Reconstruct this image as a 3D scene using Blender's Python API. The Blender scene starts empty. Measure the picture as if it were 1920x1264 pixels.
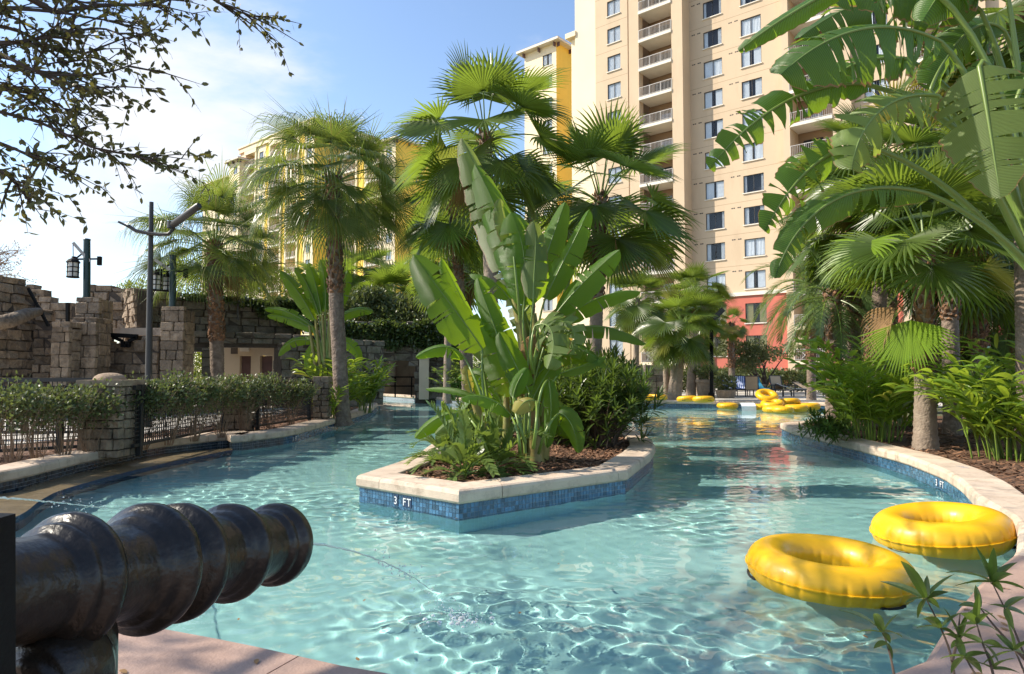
import bpy, bmesh, math, random
import numpy as np
from mathutils import Vector, Matrix, noise, geometry
R = math.radians
V = Vector
scene = bpy.context.scene
COL = scene.collection

# ------------------------------------------------------------------ camera, sky, sun, exposure
CAM = V((0, 0, 1.6)); TILT = R(2.95); FPX = 1280.0
cd = bpy.data.cameras.new('camera'); cam = bpy.data.objects.new('camera', cd); COL.objects.link(cam)
cd.sensor_fit = 'HORIZONTAL'; cd.sensor_width = 36; cd.lens = 24; cd.clip_start = .05; cd.clip_end = 3000
cam.location = CAM; cam.rotation_euler = (R(90) + TILT, 0, 0); scene.camera = cam

SUN = V((-.77, .07, .66)).normalized()
world = bpy.data.worlds.new('World'); scene.world = world; world.use_nodes = True
wn = world.node_tree.nodes; wl = world.node_tree.links
for n in list(wn): wn.remove(n)
def N(nt, t, **kw):
    n = nt.nodes.new(t)
    for k, v in kw.items():
        if k.startswith('i_'): n.inputs[k[2:].replace('_', ' ')].default_value = v
        else: setattr(n, k, v)
    return n
def Ln(nt, a, b): nt.links.new(a, b)
wt = world.node_tree
sky = N(wt, 'ShaderNodeTexSky', sky_type='NISHITA', sun_disc=False)
sky.sun_elevation = math.asin(SUN.z); sky.sun_rotation = math.atan2(SUN.x, SUN.y)
sky.air_density = 1.0; sky.dust_density = .7; sky.ozone_density = 2.0
tc = N(wt, 'ShaderNodeTexCoord')
mp = N(wt, 'ShaderNodeMapping'); mp.inputs['Scale'].default_value = (1, 1, 2.0)
mp.inputs['Location'].default_value = (.31, .0, .12)
Ln(wt, tc.outputs['Generated'], mp.inputs['Vector'])
cn = N(wt, 'ShaderNodeTexNoise', i_Scale=2.1, i_Detail=9.0, i_Roughness=.56, i_Distortion=.15)
Ln(wt, mp.outputs[0], cn.inputs['Vector'])
# a broad bank of cloud in the north-west part of the sky: the noise threshold drops towards it
vd = N(wt, 'ShaderNodeVectorMath', operation='DOT_PRODUCT')
Ln(wt, tc.outputs['Generated'], vd.inputs[0]); vd.inputs[1].default_value = V((-.385, .83, .402)).normalized()
mr = N(wt, 'ShaderNodeMapRange'); mr.inputs[1].default_value = .972; mr.inputs[2].default_value = .997
mr.inputs[3].default_value = -.055; mr.inputs[4].default_value = .17
Ln(wt, vd.outputs['Value'], mr.inputs[0])
ad = N(wt, 'ShaderNodeMath', operation='ADD'); Ln(wt, cn.outputs['Fac'], ad.inputs[0]); Ln(wt, mr.outputs[0], ad.inputs[1])
cr = N(wt, 'ShaderNodeValToRGB'); cr.color_ramp.elements[0].position = .52; cr.color_ramp.elements[1].position = .72
cr.color_ramp.interpolation = 'EASE'
Ln(wt, ad.outputs[0], cr.inputs[0])
mx = N(wt, 'ShaderNodeMix', data_type='RGBA')
Ln(wt, cr.outputs[0], mx.inputs[0]); Ln(wt, sky.outputs[0], mx.inputs[6]); mx.inputs[7].default_value = (4.0, 4.1, 4.3, 1)
bgn = N(wt, 'ShaderNodeBackground', i_Strength=.15); Ln(wt, mx.outputs[2], bgn.inputs[0])
wo = N(wt, 'ShaderNodeOutputWorld'); Ln(wt, bgn.outputs[0], wo.inputs[0])

sl = bpy.data.lights.new('sun', 'SUN'); sun = bpy.data.objects.new('sun', sl); COL.objects.link(sun)
sl.energy = 4.4; sl.angle = R(.53); sl.color = (1, .91, .77)
sun.rotation_euler = SUN.to_track_quat('Z', 'Y').to_euler()
scene.view_settings.view_transform = 'Standard'; scene.view_settings.look = 'None'
scene.view_settings.gamma = 1; scene.view_settings.use_curve_mapping = False
scene.view_settings.exposure = .78
scene.render.engine = 'CYCLES'
cy = scene.cycles
cy.use_denoising = True; cy.max_bounces = 8; cy.diffuse_bounces = 4; cy.glossy_bounces = 3
cy.transmission_bounces = 5; cy.transparent_max_bounces = 16; cy.caustics_refractive = True; cy.caustics_reflective = False
cy.sample_clamp_indirect = 4.0; cy.blur_glossy = 1.0

# ------------------------------------------------------------------ pixel -> world helpers (photo is 1920 x 1264)
def ray(px, py):
    a = (px - 960) / FPX; b = (632 - py) / FPX
    ct, st = math.cos(TILT), math.sin(TILT)
    return V((a, ct - b * st, st + b * ct))
def atY(px, py, Y):
    d = ray(px, py); return CAM + d * (Y / d.y)
def atZ(px, py, z):
    d = ray(px, py); return CAM + d * ((z - CAM.z) / d.z)
def ppm(Y): return FPX / Y          # photo pixels per metre at depth Y

# ------------------------------------------------------------------ mesh builder
class MB:
    def __init__(s): s.v = []; s.f = []; s.m = []; s.uv = []
    def face(s, pts, m=0, uv=None):
        i = len(s.v); s.v.extend([tuple(p) for p in pts]); s.f.append(tuple(range(i, i + len(pts)))); s.m.append(m); s.uv.append(uv)
    def grid(s, rows, m=0, closed=False, uvs=None):
        i0 = len(s.v); nr = len(rows); nc = len(rows[0])
        for r in rows: s.v.extend([tuple(p) for p in r])
        for a in range(nr - 1):
            for b in range(nc if closed else nc - 1):
                b2 = (b + 1) % nc
                s.f.append((i0 + a * nc + b, i0 + a * nc + b2, i0 + (a + 1) * nc + b2, i0 + (a + 1) * nc + b)); s.m.append(m)
                s.uv.append(None if uvs is None else (uvs[a][b], uvs[a][b2], uvs[a + 1][b2], uvs[a + 1][b]))
    def box(s, c, size, m=0, X=V((1, 0, 0)), Y=V((0, 1, 0)), Z=V((0, 0, 1))):
        c = V(c); hx, hy, hz = [q / 2 for q in size]; i = len(s.v)
        for dz in (-1, 1):
            for dx, dy in ((-1, -1), (1, -1), (1, 1), (-1, 1)):
                s.v.append(tuple(c + X * hx * dx + Y * hy * dy + Z * hz * dz))
        for q in ((0, 3, 2, 1), (4, 5, 6, 7), (0, 1, 5, 4), (1, 2, 6, 5), (2, 3, 7, 6), (3, 0, 4, 7)):
            s.f.append(tuple(i + k for k in q)); s.m.append(m); s.uv.append(None)
    def bar(s, a, b, w, h=None, m=0, up=V((0, 0, 1))):
        a = V(a); b = V(b); d = b - a; L = d.length
        if L < 1e-6: return
        d /= L
        if abs(d.dot(up)) > .98: up = V((1, 0, 0))
        X = d.cross(up).normalized(); Zz = X.cross(d)
        s.box((a + b) / 2, (w, L, h or w), m, X, d, Zz)
    def tube(s, pts, rad, n=8, m=0, cap=True):
        pts = [V(p) for p in pts]
        if not hasattr(rad, '__len__'): rad = [rad] * len(pts)
        rows = []; X = None
        for i, p in enumerate(pts):
            t = (pts[min(i + 1, len(pts) - 1)] - pts[max(i - 1, 0)])
            t = t.normalized() if t.length > 1e-9 else V((0, 0, 1))
            if X is None: X = t.orthogonal().normalized()
            else:
                X = X - t * X.dot(t); X = X.normalized() if X.length > 1e-6 else t.orthogonal().normalized()
            Y = t.cross(X)
            rows.append([p + (X * math.cos(k * 2 * math.pi / n) + Y * math.sin(k * 2 * math.pi / n)) * rad[i] for k in range(n)])
        s.grid(rows, m, closed=True)
        if cap:
            s.face(list(reversed(rows[0])), m); s.face(rows[-1], m)
    def lathe(s, prof, o=V((0, 0, 0)), ax=V((0, 0, 1)), n=24, m=0, fn=None):
        ax = ax.normalized(); X = ax.orthogonal().normalized(); Y = ax.cross(X); rows = []
        for h, r in prof:
            rows.append([o + ax * h + (X * math.cos(k * 2 * math.pi / n) + Y * math.sin(k * 2 * math.pi / n)) * (r * (fn(h, k / n) if fn else 1)) for k in range(n)])
        s.grid(rows, m, closed=True)
        if prof[0][1] > 1e-4: s.face(list(reversed(rows[0])), m)
        if prof[-1][1] > 1e-4: s.face(rows[-1], m)
    def mesh(s, name, mats, off=V((0, 0, 0)), smooth=False, keep=None):
        me = bpy.data.meshes.new(name)
        vv = np.array(s.v, dtype=np.float64).reshape(-1, 3) - np.array(off)
        me.from_pydata(vv.tolist(), [], s.f)
        for m in (mats if isinstance(mats, (list, tuple)) else [mats]): me.materials.append(m)
        me.polygons.foreach_set('material_index', s.m)
        if any(u is not None for u in s.uv):
            uvl = me.uv_layers.new(name='UVMap'); flat = []
            for f, u in zip(s.f, s.uv):
                flat.extend([(0, 0)] * len(f) if u is None else u)
            uvl.data.foreach_set('uv', [c for q in flat for c in q])
        if smooth: me.polygons.foreach_set('use_smooth', [True] * len(s.f))
        me.update()
        return me
    def build(s, name, mats, parent=None, smooth=False, **kw):
        off = worldloc(parent) if parent is not None else V(kw.pop('origin', (0, 0, 0)))
        o = bpy.data.objects.new(name, s.mesh(name, mats, off, smooth)); COL.objects.link(o)
        if parent is not None: o.parent = parent
        else: o.location = off
        for k, v in kw.items(): o[k] = v
        return o
def worldloc(o):
    p = V((0, 0, 0))
    while o is not None: p += o.location; o = o.parent
    return p
def tag(o, label=None, cat=None, group=None, kind=None):
    if label: o['label'] = label
    if cat: o['category'] = cat
    if group: o['group'] = group
    if kind: o['kind'] = kind
    return o
def thing(name, loc, label=None, cat=None, group=None, kind=None):
    o = bpy.data.objects.new(name, None); COL.objects.link(o); o.location = V(loc); o.empty_display_size = .1
    return tag(o, label, cat, group, kind)
def inst(name, me, parent, loc, rot=(0, 0, 0), sc=(1, 1, 1)):     # a part that shares mesh data; loc in world space
    o = bpy.data.objects.new(name, me); COL.objects.link(o)
    if parent is not None: o.parent = parent; o.location = V(loc) - worldloc(parent)
    else: o.location = V(loc)
    o.rotation_euler = rot; o.scale = sc if hasattr(sc, '__len__') else (sc, sc, sc)
    return o
def copy_tree(o, parent=None):
    c = o.copy(); COL.objects.link(c); c.parent = parent
    for ch in list(o.children): copy_tree(ch, c)
    return c
def bez(p, n):
    p = [V(q) for q in p]; out = []
    for i in range(n + 1):
        t = i / n; q = list(p)
        while len(q) > 1: q = [q[k].lerp(q[k + 1], t) for k in range(len(q) - 1)]
        out.append(q[0])
    return out
def catmull(pts, n, closed=False):
    pts = [V(p) for p in pts]; out = []; L = len(pts)
    for i in range(L if closed else L - 1):
        g = (lambda k: pts[k % L]) if closed else (lambda k: pts[max(0, min(L - 1, k))])
        a, b, c, d = g(i - 1), g(i), g(i + 1), g(i + 2)
        for j in range(n):
            t = j / n
            out.append(.5 * ((2 * b) + (c - a) * t + (2 * a - 5 * b + 4 * c - d) * t * t + (-a + 3 * b - 3 * c + d) * t ** 3))
    if not closed: out.append(pts[-1])
    return out

# ------------------------------------------------------------------ materials
def mat(name, col, rough=.6, var=.18, scale=2.5, bump=0., bscale=30., metal=0., spec=.5, island=0., obj=0., col2=None, coat=0., stain=None, bdist=.02, noisedetail=6):
    m = bpy.data.materials.new(name); m.use_nodes = True; nt = m.node_tree
    b = nt.nodes['Principled BSDF']
    b.inputs['Roughness'].default_value = rough; b.inputs['Metallic'].default_value = metal
    b.inputs['Specular IOR Level'].default_value = spec; b.inputs['Coat Weight'].default_value = coat
    geo = N(nt, 'ShaderNodeNewGeometry')
    nz = N(nt, 'ShaderNodeTexNoise', i_Scale=scale, i_Detail=float(noisedetail), i_Roughness=.62)
    Ln(nt, geo.outputs['Position'], nz.inputs['Vector'])
    rp = N(nt, 'ShaderNodeValToRGB')
    c = V(col); c2 = V(col2) if col2 else c * (1 + var)
    c1 = c if col2 else c * (1 - var)
    rp.color_ramp.elements[0].color = (*c1, 1); rp.color_ramp.elements[0].position = .3
    rp.color_ramp.elements[1].color = (*c2, 1); rp.color_ramp.elements[1].position = .7
    Ln(nt, nz.outputs['Fac'], rp.inputs[0]); out = rp.outputs[0]
    def vary(out, src, amt):
        hs = N(nt, 'ShaderNodeHueSaturation'); mrr = N(nt, 'ShaderNodeMapRange')
        mrr.inputs[3].default_value = 1 - amt; mrr.inputs[4].default_value = 1 + amt
        Ln(nt, src, mrr.inputs[0]); Ln(nt, mrr.outputs[0], hs.inputs['Value']); Ln(nt, out, hs.inputs['Color'])
        return hs.outputs[0]
    if island: out = vary(out, geo.outputs['Random Per Island'], island)
    if obj:
        oi = N(nt, 'ShaderNodeObjectInfo'); out = vary(out, oi.outputs['Random'], obj)
    if stain:
        n2 = N(nt, 'ShaderNodeTexNoise', i_Scale=stain[1], i_Detail=8.0, i_Roughness=.7)
        mpp = N(nt, 'ShaderNodeMapping'); mpp.inputs['Scale'].default_value = (1, 1, stain[3] if len(stain) > 3 else 1)
        Ln(nt, geo.outputs['Position'], mpp.inputs[0]); Ln(nt, mpp.outputs[0], n2.inputs['Vector'])
        r2 = N(nt, 'ShaderNodeValToRGB'); r2.color_ramp.elements[0].position = .5; r2.color_ramp.elements[1].position = .72
        Ln(nt, n2.outputs['Fac'], r2.inputs[0])
        mu = N(nt, 'ShaderNodeMath', operation='MULTIPLY'); Ln(nt, r2.outputs[0], mu.inputs[0]); mu.inputs[1].default_value = stain[2]
        mm = N(nt, 'ShaderNodeMix', data_type='RGBA'); Ln(nt, mu.outputs[0], mm.inputs[0]); Ln(nt, out, mm.inputs[6])
        mm.inputs[7].default_value = (*stain[0], 1); out = mm.outputs[2]
    Ln(nt, out, b.inputs['Base Color'])
    if bump:
        bn = N(nt, 'ShaderNodeTexNoise', i_Scale=bscale, i_Detail=5.0); Ln(nt, geo.outputs['Position'], bn.inputs['Vector'])
        bp = N(nt, 'ShaderNodeBump', i_Strength=bump, i_Distance=bdist); Ln(nt, bn.outputs['Fac'], bp.inputs['Height'])
        Ln(nt, bp.outputs[0], b.inputs['Normal'])
    return m

def leafmat(name, col, tcol, trans=.35, rough=.42, island=.25, obj=.15, veins=0., spec=.5, yellow=None, dry=0.):
    m = bpy.data.materials.new(name); m.use_nodes = True; nt = m.node_tree
    b = nt.nodes['Principled BSDF']; b.inputs['Roughness'].default_value = rough; b.inputs['Specular IOR Level'].default_value = spec
    geo = N(nt, 'ShaderNodeNewGeometry'); oi = N(nt, 'ShaderNodeObjectInfo')
    nz = N(nt, 'ShaderNodeTexNoise', i_Scale=1.3, i_Detail=4.0); Ln(nt, geo.outputs['Position'], nz.inputs['Vector'])
    sm = N(nt, 'ShaderNodeMath', operation='MULTIPLY'); Ln(nt, geo.outputs['Random Per Island'], sm.inputs[0]); sm.inputs[1].default_value = island
    s2 = N(nt, 'ShaderNodeMath', operation='MULTIPLY_ADD'); Ln(nt, oi.outputs['Random'], s2.inputs[0]); s2.inputs[1].default_value = obj; Ln(nt, sm.outputs[0], s2.inputs[2])
    s3 = N(nt, 'ShaderNodeMath', operation='MULTIPLY_ADD'); Ln(nt, nz.outputs['Fac'], s3.inputs[0]); s3.inputs[1].default_value = .25; Ln(nt, s2.outputs[0], s3.inputs[2])
    s4 = N(nt, 'ShaderNodeMath', operation='ADD'); Ln(nt, s3.outputs[0], s4.inputs[0]); s4.inputs[1].default_value = 1 - (island + obj + .25) / 2
    outs = []
    for c in (col, tcol):
        hs = N(nt, 'ShaderNodeHueSaturation'); hs.inputs['Color'].default_value = (*c, 1)
        Ln(nt, s4.outputs[0], hs.inputs['Value']); o = hs.outputs[0]
        if yellow:
            rr = N(nt, 'ShaderNodeValToRGB'); rr.color_ramp.elements[0].position = 1 - yellow[1]; rr.color_ramp.elements[1].position = min(1, 1 - yellow[1] + .12)
            Ln(nt, oi.outputs['Random'] if len(yellow) > 2 else geo.outputs['Random Per Island'], rr.inputs[0])
            mm = N(nt, 'ShaderNodeMix', data_type='RGBA'); Ln(nt, rr.outputs[0], mm.inputs[0]); Ln(nt, o, mm.inputs[6]); mm.inputs[7].default_value = (*yellow[0], 1); o = mm.outputs[2]
        outs.append(o)
    if veins:
        uv = N(nt, 'ShaderNodeTexCoord')
        wv = N(nt, 'ShaderNodeTexWave', wave_type='BANDS', bands_direction='X', i_Scale=veins, i_Distortion=.6, i_Detail=2.0)
        Ln(nt, uv.outputs['UV'], wv.inputs['Vector'])
        bp = N(nt, 'ShaderNodeBump', i_Strength=.5, i_Distance=.008); Ln(nt, wv.outputs['Fac'], bp.inputs['Height']); Ln(nt, bp.outputs[0], b.inputs['Normal'])
        for k in (0, 1):
            hv = N(nt, 'ShaderNodeHueSaturation'); mrr = N(nt, 'ShaderNodeMapRange'); mrr.inputs[3].default_value = .80; mrr.inputs[4].default_value = 1.18
            Ln(nt, wv.outputs['Fac'], mrr.inputs[0]); Ln(nt, mrr.outputs[0], hv.inputs['Value']); Ln(nt, outs[k], hv.inputs['Color']); outs[k] = hv.outputs[0]
        if dry:   # brown ragged rim along the free edge of the blade
            sx = N(nt, 'ShaderNodeSeparateXYZ'); Ln(nt, uv.outputs['UV'], sx.inputs[0])
            nn = N(nt, 'ShaderNodeTexNoise', i_Scale=9.0, i_Detail=4.0); Ln(nt, uv.outputs['UV'], nn.inputs['Vector'])
            ma = N(nt, 'ShaderNodeMath', operation='MULTIPLY_ADD'); Ln(nt, nn.outputs['Fac'], ma.inputs[0]); ma.inputs[1].default_value = .07; Ln(nt, sx.outputs['Y'], ma.inputs[2])
            r3 = N(nt, 'ShaderNodeValToRGB'); r3.color_ramp.elements[0].position = min(.985, 1.03 - dry * .02); r3.color_ramp.elements[1].position = 1
            Ln(nt, ma.outputs[0], r3.inputs[0])
            for k in (0, 1):
                mm = N(nt, 'ShaderNodeMix', data_type='RGBA'); Ln(nt, r3.outputs[0], mm.inputs[0]); Ln(nt, outs[k], mm.inputs[6]); mm.inputs[7].default_value = (.28, .17, .06, 1); outs[k] = mm.outputs[2]
    Ln(nt, outs[0], b.inputs['Base Color'])
    tr = N(nt, 'ShaderNodeBsdfTranslucent'); Ln(nt, outs[1], tr.inputs['Color'])
    ms = N(nt, 'ShaderNodeMixShader'); ms.inputs[0].default_value = trans
    Ln(nt, b.outputs[0], ms.inputs[1]); Ln(nt, tr.outputs[0], ms.inputs[2])
    Ln(nt, ms.outputs[0], nt.nodes['Material Output'].inputs['Surface'])
    return m

MT = {}
MT['coping'] = mat('coping_concrete', (.52, .40, .30), .75, .13, 3.5, .25, 60, col2=(.62, .50, .38), stain=((.22, .15, .10), 4, .8), obj=.09)
MT['deck'] = mat('deck_concrete', (.33, .215, .165), .7, .12, 2.5, .25, 70, col2=(.44, .30, .235), stain=((.2, .12, .08), 2.2, .45), obj=.05)
MT['mulch'] = mat('mulch', (.085, .042, .022), .95, .4, 14, .9, 45, col2=(.17, .09, .05), bdist=.03)
MT['chips'] = mat('mulch_chip', (.17, .085, .045), .9, .35, 6, island=.55)
MT['tile'] = mat('blue_tile', (.05, .13, .22), .18, .3, 9, 0, island=.45, spec=.6)
MT['grout'] = mat('grout', (.28, .32, .36), .8, .2, 12)
MT['plaster'] = mat('pool_plaster', (.34, .60, .60), .8, .06, .35, col2=(.46, .71, .69))
MT['path'] = mat('pale_path', (.50, .46, .40), .85, .1, 1.2, .15, 40)
MT['ground'] = mat('ground_soil', (.10, .085, .05), .95, .35, .6, .4, 8, col2=(.09, .12, .045))
MT['stone'] = mat('sandstone', (.165, .118, .078), .9, .3, 5, 1.0, 11, obj=.34, col2=(.33, .245, .165), stain=((.07, .052, .038), 2.6, .85), bdist=.06)
MT['mortar'] = mat('mortar', (.075, .058, .045), .95, .3, 6, .6, 20)
MT['mossy'] = mat('mossy_stone', (.13, .11, .085), .92, .4, 3, 1.0, 9, obj=.35, col2=(.22, .185, .14), stain=((.05, .06, .025), 2.5, .8), bdist=.06)
MT['black'] = mat('black_metal', (.008, .008, .008), .65, .2, 8, .15, 60, spec=.15)
MT['fence'] = mat('fence_metal', (.012, .012, .012), .5, .2, 8)
MT['green_metal'] = mat('green_painted_metal', (.012, .035, .034), .4, .15, 5)
MT['grey_pole'] = mat('dark_bronze_pole', (.035, .032, .03), .45, .15, 4)
MT['cannon'] = mat('cannon_bronze', (.009, .008, .007), .31, .5, 5, .5, 30, spec=.38, col2=(.026, .019, .013), stain=((.085, .062, .042), 9, .45), bdist=.01)
MT['tubeyellow'] = mat('yellow_vinyl', (.80, .43, .008), .38, .05, 2, spec=.45, coat=.12)
MT['strap'] = mat('black_strap', (.02, .02, .02), .6)
MT['beige'] = mat('beige_stucco', (.60, .455, .305), .9, .05, .25, .1, 30, stain=((.46, .335, .22), .5, .5, .25))
MT['cream'] = mat('cream_stucco', (.84, .70, .48), .9, .04, .3)
MT['yellowwall'] = mat('yellow_stucco', (.90, .60, .10), .9, .06, .3, stain=((.78, .46, .07), .5, .3, .3))
MT['redwall'] = mat('red_stucco', (.52, .145, .10), .9, .08, .4, .1, 30, stain=((.42, .10, .075), .7, .4))
MT['roof'] = mat('red_roof', (.30, .10, .055), .85, .25, 3, .3, 12)
MT['trim'] = mat('white_trim', (.72, .66, .56), .8, .05, .5)
MT['frame'] = mat('bronze_frame', (.055, .05, .045), .5)
MT['curtain'] = mat('white_curtain', (.80, .80, .79), .9, .08, 6)
MT['curtain_gold'] = mat('olive_curtain', (.42, .36, .16), .9, .15, 6)
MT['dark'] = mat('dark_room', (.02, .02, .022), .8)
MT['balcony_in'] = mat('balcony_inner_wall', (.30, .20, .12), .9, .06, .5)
MT['rail'] = mat('white_rail', (.46, .43, .40), .5, .05, 2)
MT['trunk'] = mat('palm_trunk', (.135, .095, .07), .92, .35, 7, 1.0, 16, col2=(.28, .215, .165), stain=((.07, .05, .035), 5, .7), bdist=.05)
MT['trunk_grey'] = mat('grey_palm_trunk', (.20, .15, .11), .9, .2, 6, .7, 25, col2=(.31, .245, .185), stain=((.13, .1, .08), 4, .5), bdist=.03)
MT['boot'] = mat('palm_boot', (.20, .105, .055), .9, .35, 8, .6, 30, island=.5)
MT['petiole'] = leafmat('petiole_green', (.16, .24, .035), (.2, .3, .04), .1, .4)
MT['fan'] = leafmat('fan_leaf', (.072, .112, .022), (.26, .36, .035), .42, .30, .3, .35, yellow=((.33, .28, .05), .06, 1))
MT['fan_drop'] = leafmat('drooping_fan_leaf', (.075, .115, .028), (.28, .36, .05), .42, .32, .35, .3, yellow=((.30, .25, .07), .10))
MT['fan_lime'] = leafmat('lime_fan_leaf', (.16, .26, .02), (.42, .55, .03), .42, .38, .25, .1)
MT['feather'] = leafmat('feather_leaf', (.075, .115, .038), (.24, .34, .055), .28, .38, .35, .3)
MT['banana'] = leafmat('banana_leaf', (.066, .150, .016), (.42, .62, .02), .46, .40, .08, .35, veins=26, spec=.38)
MT['banana_big'] = leafmat('giant_leaf', (.052, .115, .016), (.27, .42, .02), .40, .36, .08, .4, veins=17, spec=.42, dry=.6)
MT['banana_old'] = leafmat('weathered_banana_leaf', (.13, .19, .05), (.40, .50, .06), .38, .40, .1, .35, veins=26, dry=2.0)
MT['banana_yellow'] = leafmat('yellowed_banana_leaf', (.34, .30, .06), (.58, .50, .06), .4, .45, .1, .2, veins=26, dry=3.0)
MT['midrib'] = leafmat('midrib', (.17, .25, .05), (.26, .36, .06), .1, .35, .0, .2)
MT['stalk'] = mat('banana_stalk', (.17, .19, .04), .5, .3, 3, .2, 30, col2=(.30, .24, .075), stain=((.17, .085, .03), 5, .8))
MT['dryleaf'] = leafmat('dry_leaf', (.26, .15, .06), (.3, .18, .07), .15, .8, .3, .3)
MT['bushdark'] = leafmat('dark_shrub_leaf', (.062, .10, .024), (.22, .33, .04), .28, .32, .5, .1)
MT['hedgeleaf'] = leafmat('hedge_leaf', (.088, .112, .040), (.22, .27, .06), .25, .46, .5, .1, yellow=((.20, .17, .05), .08))
MT['ginger'] = leafmat('ginger_leaf', (.14, .23, .024), (.46, .60, .05), .40, .28, .3, .25, yellow=((.42, .42, .06), .08))
MT['cycad'] = leafmat('cardboard_palm_leaf', (.11, .165, .045), (.32, .44, .06), .3, .32, .3, .2)
MT['oakleaf'] = leafmat('oak_leaf', (.066, .062, .022), (.20, .19, .04), .36, .45, .5, .1, yellow=((.22, .20, .04), .03))
MT['ivy'] = leafmat('ivy_leaf', (.050, .080, .022), (.18, .25, .04), .25, .4, .6, .1)
MT['willow'] = leafmat('lance_leaf', (.050, .088, .022), (.24, .36, .04), .35, .4, .45, .1, yellow=((.30, .30, .05), .10))
MT['bamboo'] = leafmat('bamboo_leaf', (.13, .17, .03), (.36, .42, .04), .4, .45, .5, .1)
MT['twig'] = mat('twig', (.10, .07, .05), .9, .3, 10)
MT['twig_tan'] = mat('tan_twig', (.24, .16, .10), .9, .3, 10)
MT['bark'] = mat('oak_bark', (.06, .045, .035), .95, .3, 8, .8, 20)
MT['white_letter'] = mat('white_letter', (.8, .8, .8), .5, .03)
MT['faint_letter'] = mat('worn_grey_letter', (.36, .34, .36), .8, .1)
MT['lantern_glass'] = mat('frosted_lantern_glass', (.66, .64, .58), .4, .04)
MT['towel_blue'] = mat('blue_towel', (.05, .12, .42), .9, .1)
MT['towel_turq'] = mat('turquoise_towel', (.06, .38, .55), .9, .1)
MT['towel_white'] = mat('white_towel', (.75, .74, .72), .9, .05)
MT['sling'] = mat('tan_sling', (.50, .36, .23), .8, .08)
MT['wood'] = mat('aged_wood', (.16, .10, .06), .8, .3, 6, .4, 30)
MT['door'] = mat('purple_brown_door', (.13, .075, .075), .6, .15, 3)
MT['restroom'] = mat('tan_plaster', (.58, .47, .34), .9, .08, 1)
MT['potstone'] = mat('pot_stone', (.24, .19, .14), .9, .3, 6, .6, 20)
MT['signboard'] = mat('brown_sign', (.10, .075, .055), .7, .2, 4)
MT['flag'] = mat('orange_red_cushion', (.55, .13, .09), .8, .1)
# ------------------------------------------------------------------ the setting: pool, banks, ground
rng = random.Random(7)
def xy(p): return (p.x, p.y)
def wz(px, py, z=0.): return xy(atZ(px, py, z))
TOP = .32
OUT = [(-7.6, 5.9), (-5.0, 4.85), wz(205, 1168, .3), wz(440, 1212, .3), wz(670, 1264, .3), (.6, 2.62), wz(1740, 1264, .3), wz(1800, 1160, .3), wz(1852, 1095, .3), (3.65, 4.95),
       (4.45, 6.0), wz(1838, 985), wz(1812, 952), wz(1775, 924), wz(1700, 890), wz(1600, 860), wz(1490, 829), wz(1463, 815),
       (9.3, 19.0), (11.2, 21), (13.0, 25), (13.4, 29.3), (9, 30.8), (6.3, 31.3), (2, 32), (-2.9, 34), (-8.2, 41.5), (-11.5, 41), (-11.5, 36),
       (-7.2, 33.0), wz(708, 768), wz(690, 785), wz(620, 808), wz(545, 832), wz(437, 847), wz(425, 840), wz(289, 857), wz(168, 885), wz(20, 926), (-6.9, 7.6), (-8.2, 7.0)]
def chaikin(p, k=1, closed=True):
    p = [V((a[0], a[1], 0)) for a in p]
    for _ in range(k):
        q = []
        for i in range(len(p)):
            a, b = p[i], p[(i + 1) % len(p)]
            q += [a.lerp(b, .14), a.lerp(b, .86)]
        p = q
    return p
def area(p): return sum(p[i].x * p[(i + 1) % len(p)].y - p[(i + 1) % len(p)].x * p[i].y for i in range(len(p))) / 2
def resample(p, step):
    q = []
    for i in range(len(p)):
        a, b = p[i], p[(i + 1) % len(p)]; L = (b - a).length; n = max(1, int(round(L / step)))
        q += [a.lerp(b, k / n) for k in range(n)]
    return q
def outward(p, sgn=1):
    o = []
    for i in range(len(p)):
        a, b, c = p[i - 1], p[i], p[(i + 1) % len(p)]
        d1 = (b - a).normalized(); d2 = (c - b).normalized()
        n1 = V((d1.y, -d1.x, 0)); n2 = V((d2.y, -d2.x, 0)); m = n1 + n2
        m = m.normalized() if m.length > 1e-5 else n1
        o.append(m * (sgn / max(.55, m.dot(n1))))
    return o
pool = chaikin(OUT)
if area(pool) < 0: pool.reverse()
pool_o = outward(pool)
ISL = [(-1.9, 8.62), (-.575, 7.52), (1.50, 9.15), (2.40, 11.6), (2.68, 13.4), (2.7, 15.2), (2.1, 17.2), (1, 18), (-.4, 17.5), (-1.2, 15.6), (-1.42, 12.6), (-1.46, 10.5)]
isl = []
for i, a in enumerate(ISL):
    a = V((*a, 0)); pr = V((*ISL[i - 1], 0)); nx = V((*ISL[(i + 1) % len(ISL)], 0)); k = .25
    isl += [a] if i < 3 else [a.lerp(pr, k), a.lerp(nx, k)]
if area(isl) > 0: isl.reverse()      # clockwise: outward() then points into the land
isl_o = outward(isl)

def off(p, o, d, z): return [V((a.x + b.x * d, a.y + b.y * d, z)) for a, b in zip(p, o)]
def flat_poly(name, outer, holes, z, m, **kw):
    loops = [[V((a[0], a[1], 0)) for a in outer]] + [[V((a[0], a[1], 0)) for a in h] for h in holes]
    tri = geometry.tessellate_polygon(loops); pts = [p for l in loops for p in l]
    mb = MB(); mb.v = [(p.x, p.y, z) for p in pts]
    for t in tri:
        a, b, c = [pts[i] for i in t]
        if (b - a).cross(c - a).z < 0: t = (t[0], t[2], t[1])
        mb.f.append(tuple(t)); mb.m.append(0); mb.uv.append(None)
    return mb.build(name, m, None, **kw)
hole = [(q.x, q.y) for q in off(pool, pool_o, .18, 0)]
flat_poly('ground', [(-900, -120), (900, -120), (900, 1500), (-900, 1500)], [hole], .24, MT['ground'], kind='structure')
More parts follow.
